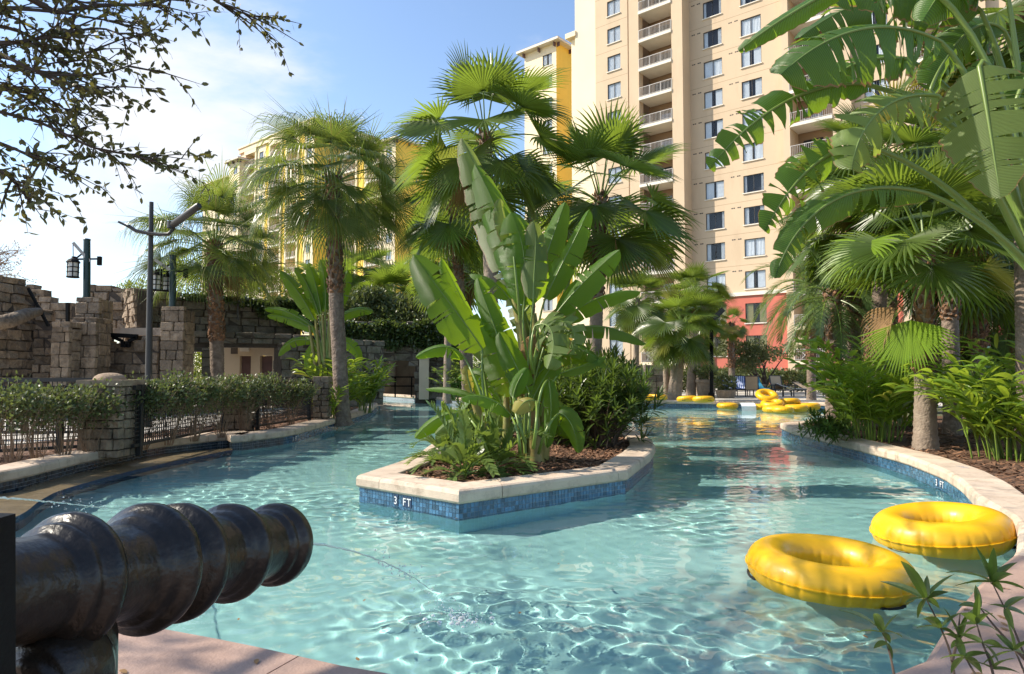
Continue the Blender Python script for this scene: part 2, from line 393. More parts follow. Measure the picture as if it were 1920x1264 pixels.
# basin
def basin_wall(name, p, o):
    mb = MB(); a = off(p, o, 0, .2); c = off(p, o, 0, -.075); b = off(p, o, 0, -1.0)
    for i in range(len(a)):
        j = (i + 1) % len(a); mb.face([a[i], a[j], c[j], c[i]], 0); mb.face([c[i], c[j], b[j], b[i]], 1)
    return mb.build(name, [MT['grout'], MT['plaster']], None, kind='structure')
basin_wall('pool_wall', pool, pool_o)
mb = MB(); mb.face([(-20, -1, -.62), (30, -1, -.62), (30, 50, -.62), (-20, 50, -.62)])
floor = mb.build('pool_floor', MT['plaster'], None, kind='structure')

def kerb(name, path, outs, w_fn, mat_fn, label=None, skip=lambda p: False, piece=1.35):
    root = thing(name, (path[0].x, path[0].y, 0), kind='structure')
    n = len(path); i = 0; pts = []; arc = 0
    seq = list(range(n)) + [0]
    L = [0]
    for k in range(n): L.append(L[-1] + (path[(k + 1) % n] - path[k]).length)
    tot = L[-1]
    def P(s):
        s = s % tot
        k = max(0, min(n - 1, next(q for q in range(n) if L[q + 1] >= s)))
        t = (s - L[k]) / max(1e-6, L[k + 1] - L[k]); k2 = (k + 1) % n
        return path[k].lerp(path[k2], t), outs[k].lerp(outs[k2], t)
    npc = int(tot / piece)
    for k in range(npc):
        s0 = tot * k / npc + .004; s1 = tot * (k + 1) / npc - .004
        ss = sorted([s0, s1] + [l for l in L[1:-1] if s0 + .02 < l < s1 - .02])
        mid, _ = P((s0 + s1) / 2)
        if skip(mid): continue
        w = w_fn(mid); rows = []
        for s in ss:
            p, o = P(s)
            dz = 0
            prof = [(w, .165), (w, TOP - .006), (w - .012, TOP), (.0, TOP), (-.028, TOP - .014), (-.042, TOP - .045), (-.042, .195), (-.03, .175), (-.01, .165)]
            rows.append([V((p.x + o.x * u, p.y + o.y * u, z)) for u, z in prof])
        mb = MB(); mb.grid(rows, closed=True); mb.face(rows[0]); mb.face(list(reversed(rows[-1])))
        mb.build('coping_stone', mat_fn(mid), root)
    return root, P, tot
near = lambda p: p.y < 4.4 and p.x > -6
kerb('pool_kerb', pool, pool_o, lambda p: .55 if near(p) else .42, lambda p: MT['deck'] if near(p) else MT['coping'])
kerb('island_kerb', isl, isl_o, lambda p: .40, lambda p: MT['coping'], piece=1.75)

def tiles(name, path, outs, keep, parent=None):
    mb = MB(); S = .052; g = .003; d = -.007; n = len(path)
    for k in range(n):
        a, b = path[k], path[(k + 1) % n]; oa, ob = outs[k], outs[(k + 1) % n]
        if not keep((a + b) / 2): continue
        Lk = (b - a).length; c = max(1, int(round(Lk / S)))
        for q in range(c):
            t0 = (q + g / S) / c; t1 = (q + 1 - g / S) / c
            p0 = a.lerp(b, t0); p1 = a.lerp(b, t1); o0 = oa.lerp(ob, t0); o1 = oa.lerp(ob, t1)
            for r in range(4):
                z0 = .163 - (r + 1) * S + g; z1 = .163 - r * S - g
                dd = d + rng.uniform(-.0012, .0012)
                f = [V((p0.x + o0.x * dd, p0.y + o0.y * dd, z0)), V((p1.x + o1.x * dd, p1.y + o1.y * dd, z0)), V((p1.x + o1.x * dd, p1.y + o1.y * dd, z1)), V((p0.x + o0.x * dd, p0.y + o0.y * dd, z1))]
                h = [V((p0.x, p0.y, z0)), V((p1.x, p1.y, z0)), V((p1.x, p1.y, z1)), V((p0.x, p0.y, z1))]
                i = len(mb.v); mb.v += [tuple(x) for x in f + h]
                for fc in ((0, 1, 2, 3), (0, 4, 5, 1), (1, 5, 6, 2), (2, 6, 7, 3), (3, 7, 4, 0)):
                    mb.f.append(tuple(i + x for x in fc)); mb.m.append(0); mb.uv.append(None)
    return mb.build(name, MT['tile'], parent, kind='stuff')
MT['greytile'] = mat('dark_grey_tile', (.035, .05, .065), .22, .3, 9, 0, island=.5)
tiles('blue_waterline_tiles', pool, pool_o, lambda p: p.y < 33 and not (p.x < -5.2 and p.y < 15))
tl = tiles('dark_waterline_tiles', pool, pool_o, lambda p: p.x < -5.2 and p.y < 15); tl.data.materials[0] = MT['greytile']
tiles('island_waterline_tiles', isl, isl_o, lambda p: True)
basin_wall('island_wall', isl, isl_o)
# beds and decks as sheets above the ground
flat_poly('island_mulch', [(q.x, q.y) for q in off(isl, isl_o, .30, 0)], [], .262, MT['mulch'], kind='structure')
def strip(name, keep, d0, d1, z, m):
    mb = MB(); A = off(pool, pool_o, d0, z); B = off(pool, pool_o, d1, z)
    for i in range(len(A)):
        j = (i + 1) % len(A)
        if keep(pool[i]) and keep(pool[j]): mb.face([A[i], A[j], B[j], B[i]])
    return mb.build(name, m, None, kind='structure')
_l = [q for q, p in zip(off(pool, pool_o, .25, 0), pool) if p.x < -4 and 7.8 < p.y < 27]
flat_poly('left_mulch_bed', [(q.x, q.y) for q in _l] + [(q.x - 2.1, q.y) for q in reversed(_l)], [], .275, MT['mulch'], kind='structure')
_i0 = min(range(len(pool)), key=lambda i: (pool[i] - V((2.4, 3.65, 0))).length); _i1 = min(range(len(pool)), key=lambda i: (pool[i] - V((11.2, 21, 0))).length)
_r = [off(pool, pool_o, .25, 0)[i] for i in range(_i0, _i1 + 1)]
flat_poly('right_mulch_bed', [(q.x, q.y) for q in _r] + [(24, 22), (24, 9), (6, 3.2)], [], .275, MT['mulch'], kind='structure')
flat_poly('garden_path', [(-60, -6), (-9.2, 4), (-7.6, 9.5), (-7.9, 15), (-7.0, 20), (-9, 30), (-14, 44), (-60, 44)], [], .268, MT['path'], kind='structure')
flat_poly('pool_deck', [(3.4, 31.9), (6.3, 31.55), (9, 31.05), (13.6, 29.9), (14.5, 26.3), (40, 26), (60, 50), (-4, 58), (-3, 36)], [], .262, MT['path'], kind='structure')
flat_poly('near_deck', [(-40, -20), (40, -20), (30, 5), (4.6, 4.2), (3.2, 3.7), (2.8, 3.2), (2.2, 2.4), (.6, 2.15), (-.9, 2.55), (-2.35, 3.12), (-5.3, 4.4), (-8, 5.5), (-40, 9)], [], TOP - .012, MT['deck'], kind='structure')
# tiled ledge that runs along the left bank just above the water
lp = [wz(20, 978), wz(80, 941), wz(134, 918), wz(285, 878), wz(436, 846.5)]
lo = [wz(10, 930), wz(60, 915), wz(168, 885), wz(289, 857), wz(440, 842)]
lp = catmull([V((*p, 0)) for p in [(-5.9, 6.9)] + lp], 6); lo = catmull([V((*p, 0)) for p in [(-7.2, 7.3)] + lo], 6)
mb = MB()
for i in range(len(lp) - 1):
    a, b, c, d = lp[i], lp[i + 1], lo[i + 1], lo[i]; zt = V((0, 0, .035)); zb = V((0, 0, -.9))
    mb.face([a + zt, b + zt, c + zt, d + zt], 0); mb.face([a + zb, b + zb, b + zt, a + zt], 1)
MT['ledge'] = mat('wet_ledge', (.17, .13, .075), .25, .3, 5, .3, 40)
MT['darktile'] = mat('dark_tile', (.03, .05, .10), .2, .4, 14)
mb.build('pool_ledge', [MT['ledge'], MT['darktile']], None, kind='structure')

# mulch chips
def scatter_chips(name, polyfn, n, z, seed):
    r = random.Random(seed); mb = MB(); c = 0
    while c < n:
        p = polyfn(r)
        if p is None: continue
        c += 1; a = r.uniform(0, 6.3); l = r.uniform(.025, .085); w = r.uniform(.007, .02); t = r.uniform(-.5, .5)
        d = V((math.cos(a), math.sin(a), t * .8)).normalized(); s = V((-math.sin(a), math.cos(a), r.uniform(-.6, .6))).normalized() * w
        o = V((p[0], p[1], z + r.uniform(.004, .03)))
        mb.face([o - d * l - s, o + d * l - s * .6, o + d * l + s * .6, o - d * l + s])
    return mb.build(name, MT['chips'], None, kind='stuff')
def inside(poly, x, y):
    c = False; n = len(poly); j = n - 1
    for i in range(n):
        xi, yi = poly[i][0], poly[i][1]; xj, yj = poly[j][0], poly[j][1]
        if (yi > y) != (yj > y) and x < (xj - xi) * (y - yi) / (yj - yi) + xi: c = not c
        j = i
    return c
isl_in = [(q.x, q.y) for q in off(isl, isl_o, .40, 0)]
def f_isl(r):
    x, y = r.uniform(-2, 2.8), r.uniform(7.4, 14.5)
    return (x, y) if inside(isl_in, x, y) else None
scatter_chips('island_mulch_chips', f_isl, 5200, .262, 3)
pool_t = [(q.x, q.y) for q in off(pool, pool_o, .42, 0)]
def f_right(r):
    x, y = r.uniform(3.5, 10), r.uniform(5, 18)
    return (x, y) if not inside(pool_t, x, y) else None
scatter_chips('right_bed_mulch_chips', f_right, 6500, .275, 4)
def f_left(r):
    x, y = r.uniform(-8.3, -4.6), r.uniform(8, 26)
    return (x, y) if not inside(pool_t, x, y) and x > -7.9 else None
scatter_chips('left_bed_mulch_chips', f_left, 3500, .275, 5)

# ------------------------------------------------------------------ water
NY, NX = 620, 560
ys = 2.3 * (43 / 2.3) ** np.linspace(0, 1, NY)
u = np.linspace(-1, 1, NX)
X = u[None, :] * (ys[:, None] * .98 + 3.2) + .6
Y = np.repeat(ys[:, None], NX, 1)
Zw = np.zeros_like(X); rs = np.random.RandomState(5)
for k in range(60):
    lam = .13 * (9.0 ** rs.rand()) ; th = rs.normal(.9, 1.0); kk = 2 * math.pi / lam
    amp = .0015 * lam ** .85 * rs.uniform(.5, 1.2) * (1.9 if lam < .32 else 1.0)
    wx = X + .25 * np.sin(Y * 1.3 + k) ; wy = Y + .25 * np.sin(X * 1.1 + 2 * k)
    Zw += amp * np.sin(kk * (wx * math.cos(th) + wy * math.sin(th)) + rs.rand() * 6.28)
patch = np.zeros_like(X)
for k in range(14):
    lam = rs.uniform(1.6, 6.5); th = rs.uniform(0, 3.14); kk = 6.283 / lam; patch += np.sin(kk * (X * math.cos(th) + Y * math.sin(th)) + rs.rand() * 6.28)
Zw *= np.clip(.60 + .2 * patch, .15, 1.2) * np.clip((60 - Y) / 40, .3, 1.0)
co = np.stack([X, Y, Zw], -1).reshape(-1, 3)
i = np.arange(NY * NX).reshape(NY, NX)
q = np.stack([i[:-1, :-1], i[:-1, 1:], i[1:, 1:], i[1:, :-1]], -1).reshape(-1, 4)
cen = co[q].mean(1)
outer_pool = np.array([(p.x, p.y) for p in off(pool, pool_o, .03, 0)]); inner_isl = np.array([(p.x, p.y) for p in off(isl, isl_o, .1, 0)])
def np_inside(poly, x, y):
    c = np.zeros(len(x), bool); n = len(poly); j = n - 1
    for i_ in range(n):
        xi, yi = poly[i_]; xj, yj = poly[j]
        with np.errstate(divide='ignore', invalid='ignore'):
            c ^= ((yi > y) != (yj > y)) & (x < (xj - xi) * (y - yi) / (yj - yi) + xi)
        j = i_
    return c
keep = np_inside(outer_pool, cen[:, 0], cen[:, 1]) & ~np_inside(inner_isl, cen[:, 0], cen[:, 1])
q = q[keep]; used = np.unique(q); remap = np.zeros(NY * NX, int); remap[used] = np.arange(len(used)); q = remap[q]; co = co[used]
me = bpy.data.meshes.new('pool_water'); me.vertices.add(len(co)); me.vertices.foreach_set('co', co.ravel())
me.loops.add(len(q) * 4); me.loops.foreach_set('vertex_index', q.ravel()); me.polygons.add(len(q))
me.polygons.foreach_set('loop_start', np.arange(0, len(q) * 4, 4)); me.polygons.foreach_set('loop_total', np.full(len(q), 4))
me.polygons.foreach_set('use_smooth', np.ones(len(q), bool)); me.update(); me.validate()
wm = bpy.data.materials.new('pool_water'); wm.use_nodes = True; nt = wm.node_tree
for n in list(nt.nodes): nt.nodes.remove(n)
CAUSTIC = True
if CAUSTIC:
    g = N(nt, 'ShaderNodeBsdfPrincipled'); g.inputs['Base Color'].default_value = (.82, .975, .95, 1); g.inputs['Roughness'].default_value = 0.0
    g.inputs['IOR'].default_value = 1.33; g.inputs['Transmission Weight'].default_value = 1
    o = N(nt, 'ShaderNodeOutputMaterial'); Ln(nt, g.outputs[0], o.inputs['Surface'])
else:
    fr = N(nt, 'ShaderNodeFresnel', i_IOR=1.33); gl = N(nt, 'ShaderNodeBsdfGlossy', i_Roughness=.02)
    tp = N(nt, 'ShaderNodeBsdfTransparent'); tp.inputs[0].default_value = (.80, .97, .97, 1)
    ms = N(nt, 'ShaderNodeMixShader'); Ln(nt, fr.outputs[0], ms.inputs[0]); Ln(nt, tp.outputs[0], ms.inputs[1]); Ln(nt, gl.outputs[0], ms.inputs[2])
    o = N(nt, 'ShaderNodeOutputMaterial'); Ln(nt, ms.outputs[0], o.inputs['Surface'])
me.materials.append(wm)
water = bpy.data.objects.new('pool_water', me); COL.objects.link(water); water['kind'] = 'structure'
if CAUSTIC:
    sl.cycles.is_caustics_light = True; water.cycles.is_caustics_caster = True; floor.cycles.is_caustics_receiver = True

# depth markings
def letters(name, body, loc, size, rotz, m, tilt=90, ext=.002, label=None):
    c = bpy.data.curves.new(name, 'FONT'); c.body = body; c.size = size; c.extrude = ext; c.align_x = 'CENTER'; c.materials.append(m)
    f = bpy.data.objects.new(name, c); COL.objects.link(f); dg = bpy.context.evaluated_depsgraph_get(); me_ = bpy.data.meshes.new_from_object(f.evaluated_get(dg)); bpy.data.objects.remove(f)
    me_.materials.clear(); me_.materials.append(m); o = bpy.data.objects.new(name, me_); COL.objects.link(o); o.location = loc; o.rotation_euler = (R(tilt), 0, rotz)
    return o
def depth_mark(a, b, t, label, faint=True):
    a = V((*a, 0)); b = V((*b, 0)); d = (b - a).normalized(); nrm = V((d.y, -d.x, 0)); p = a.lerp(b, t)
    if nrm.dot(-p) < 0: d = -d; nrm = -nrm
    rz = math.atan2(d.y, d.x)
    root = thing('depth_marker', p + nrm * .012, label, 'depth marker', 'pool depth markers')
    for k, ch in enumerate(('3', '', 'F', 'T')):
        if not ch: continue
        mbx = MB(); c0 = p + nrm * .010 + d * ((k - 1.5) * .078); mbx.box(c0 + V((0, 0, .088)), (.074, .008, .12), 0, d, nrm, V((0, 0, 1)))
        mbx.build('marker_tile', MT['darktile'], root)
        o = letters('digit' if ch == '3' else 'letter', ch, V((0, 0, 0)), .125, rz, MT['white_letter'])
        o.parent = root; o.location = c0 + nrm * .007 + V((0, 0, .044)) - worldloc(root)
    if faint:
        o = letters('worn_lettering', '3 FT', V((0, 0, 0)), .13, rz, MT['faint_letter'], tilt=0, ext=.001)
        o.parent = root; o.location = p - nrm * .22 + V((0, 0, TOP + .002)) - worldloc(root)
depth_mark(ISL[0], ISL[1], .47, 'white 3 FT depth marking on the blue tiles at the front of the island')
depth_mark(wz(620, 808), wz(545, 832), .93, 'small white 3 FT depth marking on the left bank tiles below the hedge', False)
depth_mark(wz(1775, 924), wz(1700, 890), .12, 'small white 3 FT depth marking on the right bank tiles behind the yellow tube')
# ------------------------------------------------------------------ plant builders
G = V((0, 0, -1))
def fan_leaf(Lp, Rb, nseg, spread, pitch, sag, tipdroop, split, seed, mats, cup=.12, segw=1.0, pr=.016):
    """One fan frond: petiole and a blade of folded segments; grows along +x from the origin, world gravity."""
    r = random.Random(seed); mb = MB()
    d = V((math.cos(pitch), 0, math.sin(pitch))); p = V((0, 0, 0)); pts = [p.copy()]
    for k in range(7):
        p = p + d * Lp / 7; pts.append(p.copy())
        d = (d + G * sag * .13 * (.4 + abs(d.x))).normalized()
    mb.tube(pts, [pr * 1.9, pr * 1.4, pr * 1.15, pr, pr * .9, pr * .9, pr * .8, pr * .7], 5, 0)
    D = (d + G * sag * .7 * max(.15, abs(d.x))).normalized(); S = V((0, 1, 0)); Nn = S.cross(D) * -1
    if Nn.dot(V((0, 0, 1))) < 0 and pitch > -.3: Nn = -Nn
    twist = r.uniform(-.35, .35); S, Nn = S * math.cos(twist) + Nn * math.sin(twist), Nn * math.cos(twist) - S * math.sin(twist)
    da = spread / nseg; Q = 6
    for k in range(nseg):
        a = -spread / 2 + (k + .5) * da
        L = Rb * (.70 + .30 * math.cos(a * .62)) * r.uniform(.93, 1.05)
        dr = (D * math.cos(a) + S * math.sin(a) + Nn * (cup * (1 - .4 * math.cos(a)))).normalized()
        sd = (S * math.cos(a) - D * math.sin(a)).normalized()
        pos = p + D * .02; rows = []; sag2 = tipdroop * r.uniform(.75, 1.3); hang = r.random() < .9
        for j in range(Q + 1):
            t = j / Q; rr = t * L
            if t <= split: w = max(.004, rr * da * .52)
            else:
                w = (split * L * da * .52) * segw * (1 - ((t - split) / (1 - split)) ** 1.35) + .0015
            fold = w * .55
            nrm = sd.cross(dr).normalized()
            if nrm.dot(Nn) < 0: nrm = -nrm
            rows.append([pos - sd * w - nrm * fold * .5, pos + nrm * fold * .5, pos + sd * w - nrm * fold * .5])
            pos = pos + dr * (L / Q)
            if hang: dr = (dr + G * (sag2 * max(0, t - split * .55) * 1.1 + .02)).normalized()
        mb.grid(rows, 1)
    return mb.mesh('fan_leaf', mats)

def feather_leaf(L, n, leafL, leafW, pitch, sag, vee, seed, mats, droop=.5, pr=.016, start=.16, ang=.95):
    r = random.Random(seed); mb = MB()
    d = V((math.cos(pitch), 0, math.sin(pitch))); p = V((0, 0, 0)); pts = [p.copy()]; ds = [d.copy()]; K = 12
    for k in range(K):
        p = p + d * L / K; pts.append(p.copy()); d = (d + G * sag * (.05 + .16 * (k / K)) * (.35 + abs(d.x))).normalized(); ds.append(d.copy())
    mb.tube(pts, [pr * (1.5 - 1.2 * k / K) for k in range(K + 1)], 5, 0)
    for k in range(n):
        t = start + (1 - start) * (k + .5) / n
        x = t * K; i = min(K - 1, int(x)); P = pts[i].lerp(pts[i + 1], x - i); D = ds[i].lerp(ds[i + 1], x - i).normalized()
        S = V((0, 1, 0)); U = D.cross(S) * -1
        if U.z < 0 and abs(pitch) < 1.4: U = -U
        for sg in (-1, 1):
            l = leafL * math.sin(math.pi * min(.97, .12 + t * .80)) ** .6 * r.uniform(.85, 1.1)
            a = ang * (1 - .5 * t) * r.uniform(.9, 1.1)
            dr = (S * sg * math.sin(a) + D * math.cos(a) + U * vee * r.uniform(.5, 1.4)).normalized()
            wv = dr.cross(U).normalized(); q = P.copy(); rows = []
            for j, w in enumerate((.55, 1, .8, .06)):
                rows.append([q - wv * leafW * w, q + wv * leafW * w]); q = q + dr * l / 3
                dr = (dr + G * droop * .3).normalized()
            mb.grid(rows, 1)
    return mb.mesh('feather_leaf', mats)

PIT = [80, 72, 55, 38, 20, 0, -20, -42, -62]
def leafset(fn, n=1): return {p: [fn(R(p), k) for k in range(n)] for p in PIT}
DRY = {}
def near_pitch(p): return min(PIT, key=lambda q: abs(q - p))

def trunk_mesh(mb, path, r0, r1, flare, n, seed, ring=.10, rough=.06):
    r = random.Random(seed); pts = catmull(path, 10); rads = []; L = 0
    tot = sum((pts[i + 1] - pts[i]).length for i in range(len(pts) - 1))
    fine = []
    steps = max(12, int(tot / ring)) * 2
    for k in range(steps + 1):
        t = k / steps; x = t * (len(pts) - 1); i = min(len(pts) - 2, int(x)); fine.append(pts[i].lerp(pts[i + 1], x - i))
        rr = r0 + (r1 - r0) * t + flare * math.exp(-t * tot / .28)
        rads.append(rr * (1 + (rough * .55 if k % 2 else -rough * .3) + r.uniform(-rough, rough) * .4))
    mb.tube(fine, rads, n)
    return fine, rads

def palm(name, label, base, top, r0, r1, lset, nleaf, pmax, pmin, trunk='trunk', boots=None, flare=.1, group=None, seed=1, sc=1.0, skirt=0, sway=None, yaw0=0., holes=None, cat='palm tree', dead=1):
    r = random.Random(seed); base = V(base); top = V(top)
    root = thing(name, base, label, cat, group)
    mid = base.lerp(top, .5) + (V(sway) if sway else V((0, 0, 0)))
    mb = MB(); fine, rads = trunk_mesh(mb, [base - V((0, 0, .15)), base.lerp(mid, .6), mid, top], r0, r1, flare, 14, seed)
    mb.build('trunk', MT[trunk], root, smooth=True)
    if boots:      # rough old leaf bases that still clad part of the trunk
        f0, f1, th, dens = boots; mb = MB(); n = len(fine); k0, k1 = int(f0 * (n - 1)), int(f1 * (n - 1)); cnt = 0
        for k in range(k0, k1):
            c = fine[k]; ax = (fine[min(n - 1, k + 1)] - fine[max(0, k - 1)]).normalized(); ox = ax.orthogonal().normalized(); oy = ax.cross(ox)
            for q in range(dens):
                cnt += 1; a = cnt * 2.399 + r.uniform(-.25, .25); o = ox * math.cos(a) + oy * math.sin(a); s = ax.cross(o)
                l = th * r.uniform(.8, 1.7); w = rads[k] * r.uniform(.28, .45); b0 = c + o * rads[k] * .82
                tip = b0 + o * th * r.uniform(.35, .8) + ax * l * r.uniform(.7, 1.3)
                m1 = b0.lerp(tip, .55) + o * th * .22
                mb.grid([[b0 - s * w, b0 + o * .02, b0 + s * w], [m1 - s * w * .75, m1 + o * .03, m1 + s * w * .75], [tip - s * w * .25, tip, tip + s * w * .25]])
        mb.build('leaf_bases', MT['boot'], root, kind='stuff')
    for k in range(nleaf):
        f = k / max(1, nleaf - 1); p = pmax + (pmin - pmax) * f ** .9 + r.uniform(-7, 7)
        yaw = yaw0 + k * 2.39996 + r.uniform(-.2, .2)
        if holes and holes(math.cos(yaw), math.sin(yaw), p): continue
        mes = lset[near_pitch(p)]
        h = top - V((0, 0, .35 * sc * f)) + V((math.cos(yaw), math.sin(yaw), 0)) * r1 * .5
        inst('leaf', mes[r.randrange(len(mes))], root, h, (r.uniform(-.12, .12), 0, yaw), sc * r.uniform(.85, 1.08) * (1 if f > .12 else .82))
    for k in range(dead):     # a few dead fronds left hanging under the crown
        yaw = r.uniform(0, 6.28)
        inst('dead_leaf', DRY[near_pitch(r.choice((-42, -62, -62)))][0], root, top - V((0, 0, .4 * sc)) + V((math.cos(yaw), math.sin(yaw), 0)) * r1, (r.uniform(-.3, .3), 0, yaw), sc * r.uniform(.7, .9))
    return root

def big_leaf(name, parent, pts, width, face, fold=.3, tears=6, seed=1, mats=None, petiole=None, pr=.018, curl=.25, n=30, base_blunt=.42, gap=.05, tearspread=.25, taper=.12):
    """A banana-type leaf: pts = Bezier controls of the blade's midrib, petiole = Bezier controls of the stalk that carries it."""
    r = random.Random(seed); P = bez(pts, n); mb = MB(); L = sum((P[i + 1] - P[i]).length for i in range(n))
    face = V(face); fr = []
    for i in range(n + 1):
        T = (P[min(n, i + 1)] - P[max(0, i - 1)]).normalized(); Bv = face.cross(T)
        Bv = Bv.normalized() if Bv.length > 1e-4 else T.orthogonal(); Nn = T.cross(Bv).normalized()
        fr.append((T, Bv, Nn))
    def wid(t): return .5 * width * max(.0, math.sin(math.pi * min(1, max(0, t)) ** .82)) ** base_blunt * (1 - taper * t)
    for sg in (-1, 1):
        cuts = sorted(r.sample(range(2, n - 1), min(tears, n - 4))) if tears else []
        segs = [0] + cuts + [n]
        for a, b in zip(segs[:-1], segs[1:]):
            df = r.uniform(-1, 1) * tearspread if tears else 0; rows = []; uvs = []; cc = curl * r.uniform(.6, 1.5)
            sh0 = gap * r.uniform(.2, 1.4) if a > 0 else 0; sh1 = gap * r.uniform(.2, 1.4) if b < n else 0
            for i in range(a, b + 1):
                T, Bv, Nn = fr[i]; w = wid(i / n + (.012 if i == 0 else 0)); row = []; uvr = []
                q = (i - a) / max(1, b - a); shift = sh0 * (1 - q) - sh1 * q
                wob = 1 + .035 * math.sin(i * 1.7 + seed) + (.010 * r.uniform(-1, 1) if tears else 0)
                for v in (0, .3, .65, 1.0):
                    fa = fold + df * v + cc * v * v
                    pos = P[i] + (Bv * sg * math.cos(fa) - Nn * math.sin(fa)) * w * v * wob + T * (shift * v * w * 2 + .10 * w * v) + G * (.06 * w * v * v)
                    row.append(pos); uvr.append((i / n * L, v))
                rows.append(row); uvs.append(uvr)
            if sg < 0: rows = [list(reversed(x)) for x in rows]; uvs = [list(reversed(x)) for x in uvs]
            mb.grid(rows, 0, uvs=uvs)
    ribp = [P[i] - fr[i][2] * .004 for i in range(0, n + 1, 2)]
    rib = [pr * (1 - .85 * i / n) for i in range(0, n + 1, 2)]
    if petiole:
        pp = bez(petiole, 10); ribp = pp[:-1] + ribp; rib = [pr * (1.9 - .9 * k / 10) for k in range(10)] + rib
    mb.tube(ribp, rib, 7, 1)
    return mb.build(name, mats or [MT['banana'], MT['midrib']], parent, smooth=True)

def leaf_blob(mb, c, rad, n, l, w, r, m=0, shell=.55, up=.5, floor=None, keep=None, fold=.25):
    c = V(c); k = 0
    while k < n:
        d = V((r.gauss(0, 1), r.gauss(0, 1), r.gauss(0, 1)))
        if d.length < 1e-3: continue
        d.normalize(); s = (shell + (1 - shell) * r.random()) if r.random() < .75 else r.random() ** .5
        p = V((c.x + d.x * rad[0] * s, c.y + d.y * rad[1] * s, c.z + d.z * rad[2] * s))
        if floor is not None and p.z < floor: continue
        k += 1
        if keep and not keep(p): continue
        ax = (d * .7 + V((r.gauss(0, .6), r.gauss(0, .6), r.gauss(0, .6) + up))).normalized()
        sd = ax.cross(V((r.gauss(0, 1), r.gauss(0, 1), r.gauss(0, 1) + .6))).normalized(); nn = sd.cross(ax)
        L = l * r.uniform(.65, 1.25); W = w * r.uniform(.75, 1.2)
        leafq(mb, p, ax, sd, nn, L, W, fold, m)
def leafq(mb, p, ax, sd, nn, L, W, fold=.25, m=0):
    i = len(mb.v); m1 = p + ax * L * .30 + nn * fold * W * .4; m2 = p + ax * L * .68 - nn * fold * L * .08; e = p + ax * L - nn * fold * L * .30
    mb.v += [tuple(p), tuple(m1 + sd * W * .92), tuple(m1 - sd * W * .92), tuple(m2 + sd * W * .82), tuple(m2 - sd * W * .82), tuple(e)]
    for f in ((0, 1, 2), (1, 3, 4, 2), (3, 5, 4)):
        mb.f.append(tuple(i + x for x in f)); mb.m.append(m); mb.uv.append(None)
def lance(mb, p, d, L, W, droop, r, m=0, segs=5, roll=None):
    """long narrow blade (ginger, bamboo and the like), folded along its middle, bending under its weight"""
    sd = d.cross(V((0, 0, 1))); sd = sd.normalized() if sd.length > 1e-3 else V((1, 0, 0))
    a = r.uniform(-.8, .8) if roll is None else roll; nn = sd.cross(d); sd = (sd * math.cos(a) + nn * math.sin(a)).normalized(); rows = []
    q = p.copy()
    for j in range(segs + 1):
        t = j / segs; w = W * (math.sin(math.pi * (.06 + .94 * t) ** .75) ** .8 if t < 1 else 0) + .0008
        nn = sd.cross(d).normalized()
        rows.append([q - sd * w + nn * w * .35, q, q + sd * w + nn * w * .35]); q = q + d * L / segs
        d = (d + G * droop / segs).normalized()
    mb.grid(rows, m)

def shrub(name, label, c, rad, n, l, w, mkey, seed, cat='shrub', group=None, stems=7, shell=.5, floor=.3, stemmat='twig', keep=None, lumps=6, base=None, stem_r=1.):
    r = random.Random(seed); c = V(c); base = V(base) if base else V((c.x, c.y, floor - .05))
    root = thing(name, base, label, cat, group)
    mb = MB()
    for k in range(stems):
        a = r.uniform(0, 6.28); q = r.random() ** .5 * .75
        e = c + V((math.cos(a) * rad[0] * q, math.sin(a) * rad[1] * q, rad[2] * r.uniform(-.1, .65)))
        b = base + V((math.cos(a) * rad[0] * .15 * r.random(), math.sin(a) * rad[1] * .15, 0))
        m_ = b.lerp(e, .5) + V((r.uniform(-.08, .08), r.uniform(-.08, .08), .05))
        mb.tube(bez([b, m_, e], 5), [q_ * stem_r for q_ in (.014, .012, .01, .008, .006, .004)], 4)
        for _ in range(3):
            f = e + V((r.gauss(0, .3) * rad[0], r.gauss(0, .3) * rad[1], r.uniform(0, .35) * rad[2])); mb.tube([b.lerp(e, r.uniform(.4, .9)), f], [.006 * max(stem_r, .6), .002], 3)
    mb.build('stems', MT[stemmat], root)
    mb = MB(); leaf_blob(mb, c, [q * .86 for q in rad], int(n * .5), l, w, r, 0, shell, floor=floor, keep=keep)
    for k in range(lumps):
        d = V((r.gauss(0, 1), r.gauss(0, 1), abs(r.gauss(.2, .8)))).normalized(); s = r.uniform(.55, .85)
        cc = c + V((d.x * rad[0], d.y * rad[1], d.z * rad[2])) * s; q = r.uniform(.3, .48)
        leaf_blob(mb, cc, [x * q for x in rad], int(n * .5 / lumps), l, w, r, 0, .4, floor=floor, keep=keep)
    mb.build('foliage', MT[mkey], root, kind='stuff')
    return root

